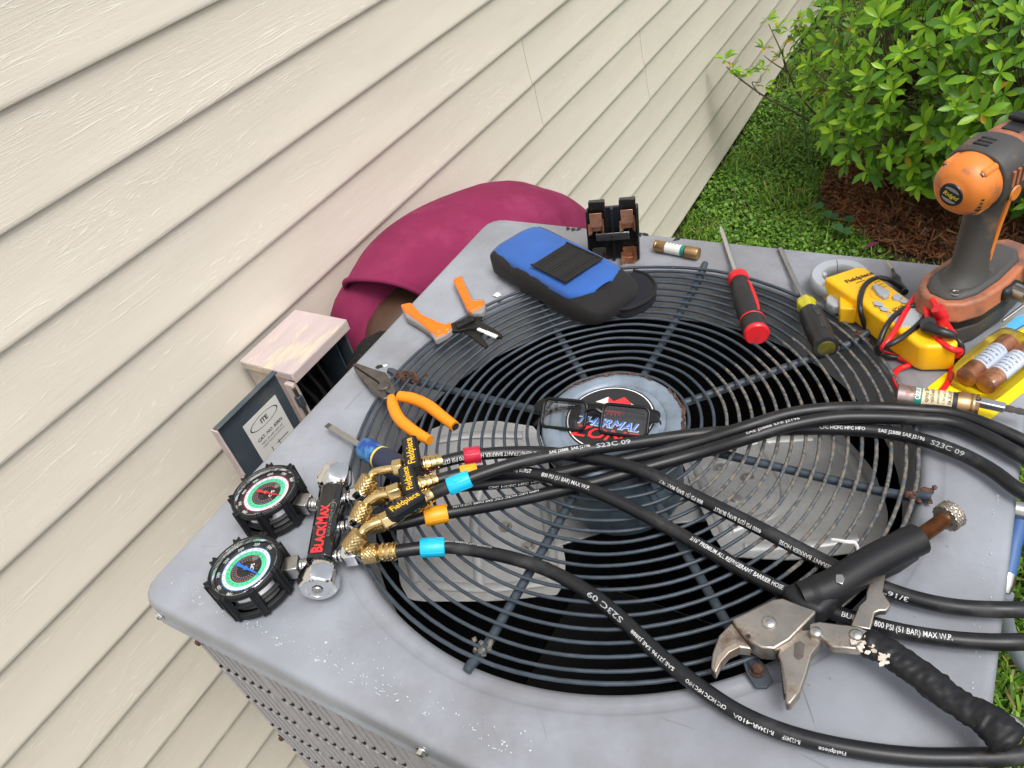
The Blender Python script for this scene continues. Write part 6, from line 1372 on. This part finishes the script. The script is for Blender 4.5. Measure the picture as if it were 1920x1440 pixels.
rope('red_lead', [(1778, 672, .010), (1797, 665, .02), (1800, 657, .026), (1785, 655, .034), (1762, 638, .037), (1745, 610, .042), (1736, 580, .044), (1733, 562, .042), (1741, 556, .044), (1752, 570, .044), (1770, 600, .036), (1790, 630, .034)], lr, M_['lead_red'], t, 10)
rope('black_probe', [(1697, 548, .006), (1686, 534, .006), (1679, 519, .006), (1673, 505, .006)], [.0042, .0046, .0040, .0052, .0022, .0018], M_['lead_black'], t)
rope('probe_tip', [(1673, 505, .006), (1664, 489, .006)], .0010, M_['brass'], t, 8)

# ---- impact driver standing on its battery
ua = rad(62); O = V((.287, .240, 0)); df = frame(O, (cos(ua), sin(ua), 0))
t = thing('cordless_drill', 'worn orange and grey cordless drill standing on its battery at the back right', 'drill', T((O.x, O.y, 0)))
HZ = .190
hm = frame(V((.2775, .2115, HZ)), (cos(ua), sin(ua), 0)) @ RY(rad(-2)) @ T((.003, 0, 0))
def rings_x(prof, n=48, ex=None):
    o_ = []
    for x, r_, *e in prof:
        sq = e[0] if e else 0
        ring = []
        for i in range(n):
            a = 2 * PI * i / n; k = 1 + sq * (abs(sin(2 * a)) ** 2) * .16
            ring.append((x, r_ * k * cos(a), r_ * k * sin(a)))
        o_.append(ring)
    return o_
MB().loft(rings_x([(-.002, .0008), (-.0015, .011), (0, .0125), (.0005, .0165), (.004, .0215), (.010, .0262), (.018, .0285), (.028, .0290), (.032, .0288)]), 0, hm).build('motor_end_cap', M_['drill_orange'], t, world=True, smooth=50)
MB().xlathe([(-.0026, .0095), (-.0022, .0112), (-.001, .0116)], 32, 0, hm).build('round_badge', M_['black_sticker'], t, world=True)
bm_ = frame(hm @ V((-.0028, 0, 0)), hm.to_3x3() @ V((0, -1, 0)), hm.to_3x3() @ V((-1, 0, 0)))
b = MB(); b.keepn = True; b.text('Ridgid', .0062, lambda x, y: (x, y - .002, .0001), 0, .02, M=bm_ @ RZ(-.25), shear=.3)
for s_ in (-1, 1): b.add([(.0075 * cos(a) , s_ * (.0045 + .0035 * sin(a)), .0001) for a in [PI * i / 10 for i in range(11)]], [tuple(range(11))], 1, bm_ @ RZ(-.25))
b.build('badge_print', [mat('badge_yellow', (.7, .6, .03), .4), M_['grip_grey']], t, world=True, smooth=0)
for a in (42, 138, 222, 318):
    sm = hm @ RX(rad(a)) @ T((0, 0, .0258))
    MB().xlathe([(.0125, .0030), (.0135, .0042), (.031, .0046)], 18, 0, sm).build('screw_boss', M_['drill_orange'], t, world=True)
    MB().xlathe([(.0105, .0014), (.0107, .0027), (.016, .0028)], 16, 0, sm).build('screw', M_['chrome'], t, world=True)
for k in range(4):
    MB().box((.0100, -.0205 + .0008 * k, -.002 - k * .0042), (.005, .011, .0016), 0, hm).build('cooling_slot', M_['dark_in'], t, world=True, bev=.0006)
MB().loft(rings_x([(.030, .0275), (.0305, .0302, .4), (.034, .0312, .5), (.050, .0318, .6), (.066, .0316, .6), (.070, .0300, .4)]), 0, hm).build('motor_overmould', M_['drill_grey'], t, world=True, smooth=50, bev=.0008)
for k in range(3):
    MB().box((.040 + k * .006, 0.004, .0312), (.0028, .014, .0022), 0, hm).build('cooling_slot', M_['dark_in'], t, world=True)
    MB().box((.040 + k * .0075, -.0315, .006), (.0034, .0022, .016), 0, hm).build('cooling_slot', M_['drill_pink'], t, world=True)
MB().xlathe([(0, .008), (.0015, .007), (.0015, 0)], 20, 0, hm @ T((.048, -.0315, -.012)) @ RZ(-PI / 2)).build('brush_cap', M_['drill_orange'], t, world=True)
MB().loft(rings_x([(.064, .0296, .3), (.072, .0298, .4), (.095, .0292, .4), (.118, .0270, .3), (.124, .0250, .1)]), 0, hm).build('gear_housing', M_['drill_pink'], t, world=True, smooth=50)
MB().box((.092, 0, .0300), (.030, .018, .0016), 0, hm).build('speed_plate', M_['black_sticker'], t, world=True, bev=.0008); MB().box((.098, 0, .033), (.012, .026, .005), 0, hm).build('speed_switch', M_['blk_steel'], t, world=True, bev=.0015)
MB().loft(rings_x([(.118, .0262), (.126, .0278), (.150, .0272), (.158, .0245), (.172, .0240)]), 0, hm).build('clutch_collar', M_['drill_light'], t, world=True, smooth=40)
MB().xlathe([(.170, .022), (.173, .0225), (.200, .0215), (.212, .0165), (.218, .009), (.218, 0)], 40, 0, hm, caps=False).build('chuck', M_['boot'], t, world=True)
b = MB().box((.088, -.0302, -.006), (.040, .0016, .018), 0, hm); b.build('side_decal', M_['paper'], t, world=True)
b = MB(); b.keepn = True; dm_ = frame(hm @ V((.088, -.0312, -.006)), hm.to_3x3() @ V((1, 0, 0)), hm.to_3x3() @ V((0, -1, 0)))
b.text('18V', .009, lambda x, y: (x, y, .0002), 0, .03, M=dm_); b.box((0, -.004, .0001), (.036, .004, .0002), 1, dm_); b.build('decal_print', [M_['ink'], M_['drill_orange']], t, world=True, smooth=0)
# handle
def oval(c, a_, b_, n=32, rot=0): return [(c[0] + a_ * cos(2 * PI * i / n), c[1] + b_ * sin(2 * PI * i / n) * 1.0, c[2]) for i in range(n)]
MB().loft([oval((.066, 0, .168), .030, .0195), oval((.056, .004, .155), .025, .0175), oval((.050, .003, .13), .0215, .0165), oval((.044, .001, .10), .0205, .0165), oval((.040, 0, .078), .0215, .0168), oval((.037, 0, .068), .025, .0185), oval((.033, 0, .060), .034, .023)], 0, df).build('grip', M_['drill_grey'], t, world=True, smooth=60)
MB().loft([[(x + dx, y, z) for dx, y in ((.0, -.006), (.002, .006), (.0045, .006), (.0045, -.006))] for x, z in ((.080, .158), (.0755, .150), (.0665, .13), (.060, .10), (.057, .078))], 0, df).build('grip_inlay', M_['drill_pink'], t, world=True)
MB().loft([[(x + dx, s_ * 1.0, z) for dx, s_ in ((-.004, -.0158), (.004, -.0150), (.004, -.010), (-.004, -.010))] for x, z in ((.060, .15), (.053, .12), (.050, .10), (.048, .08))], 0, df).build('grip_inlay', M_['drill_orange'], t, world=True)
MB().prism([(.078, -.008), (.104, -.006), (.104, .006), (.078, .008)], .125, .158, 0, df).build('trigger', M_['boot'], t, world=True, bev=.004, segs=3)
# foot and battery
foot = [(-.020, -.014), (-.020, .012), (-.010, .026), (.012, .036), (.060, .036), (.115, .028), (.135, .012), (.135, -.014), (.115, -.030), (.060, -.038), (.015, -.037), (-.008, -.028)]
foot2 = [(x * 1.0 + .0, y) for x, y in foot]
MB().prism(foot2, .036, .058, 0, df, top=.93).build('foot', M_['drill_pink'], t, world=True, bev=.003, segs=3, smooth=50)
MB().prism([(.03 + (x - .03) * .80, y * .74) for x, y in foot2], .057, .0635, 0, df, top=.9).build('foot_overmould', M_['drill_grey'], t, world=True, bev=.003, segs=3, smooth=50)
MB().lathe([(.0055, 0), (.005, .0012), (.0035, .0012), (.0032, .0004), (0, .0004)], 18, 0, df @ T((.002, -.012, .0634))).build('screw', M_['steel'], t, world=True)
MB().prism([(x * .97 + .002, y * .96) for x, y in foot], .026, .037, 0, df).build('foot_rim', M_['boot'], t, world=True, bev=.002)
MB().prism([(x * .97 + .002, y * .93) for x, y in foot], .001, .027, 0, df, top=1.0).build('battery', M_['drill_grey'], t, world=True, bev=.004, segs=3, smooth=50)
MB().box((.060, -.0375, .046), (.028, .010, .016), 0, df).build('battery_latch', M_['dk_plastic'], t, world=True, bev=.004)
MB().xlathe([(-.008, .009), (.006, .009), (.008, .007), (.008, .003)], 24, 0, df @ T((.062, -.046, .046)) @ RZ(PI / 2)).build('latch_wheel', M_['steel'], t, world=True)
q = [df @ V(p) for p in ((.03, -.052, .030), (.10, -.058, .040), (.118, -.060, .036), (.120, -.062, .012), (.108, -.062, .006), (.050, -.056, .004), (.036, -.054, .010))]
MB().tube(spline(q, 5), .0018, 8).build('belt_clip', M_['steel'], t, world=True, smooth=70)
MB().box((.115, -.045, .062), (.055, .016, .010), 0, df @ RZ(.0)).build('accessory_rail', M_['gloss_black'], t, world=True, bev=.003)
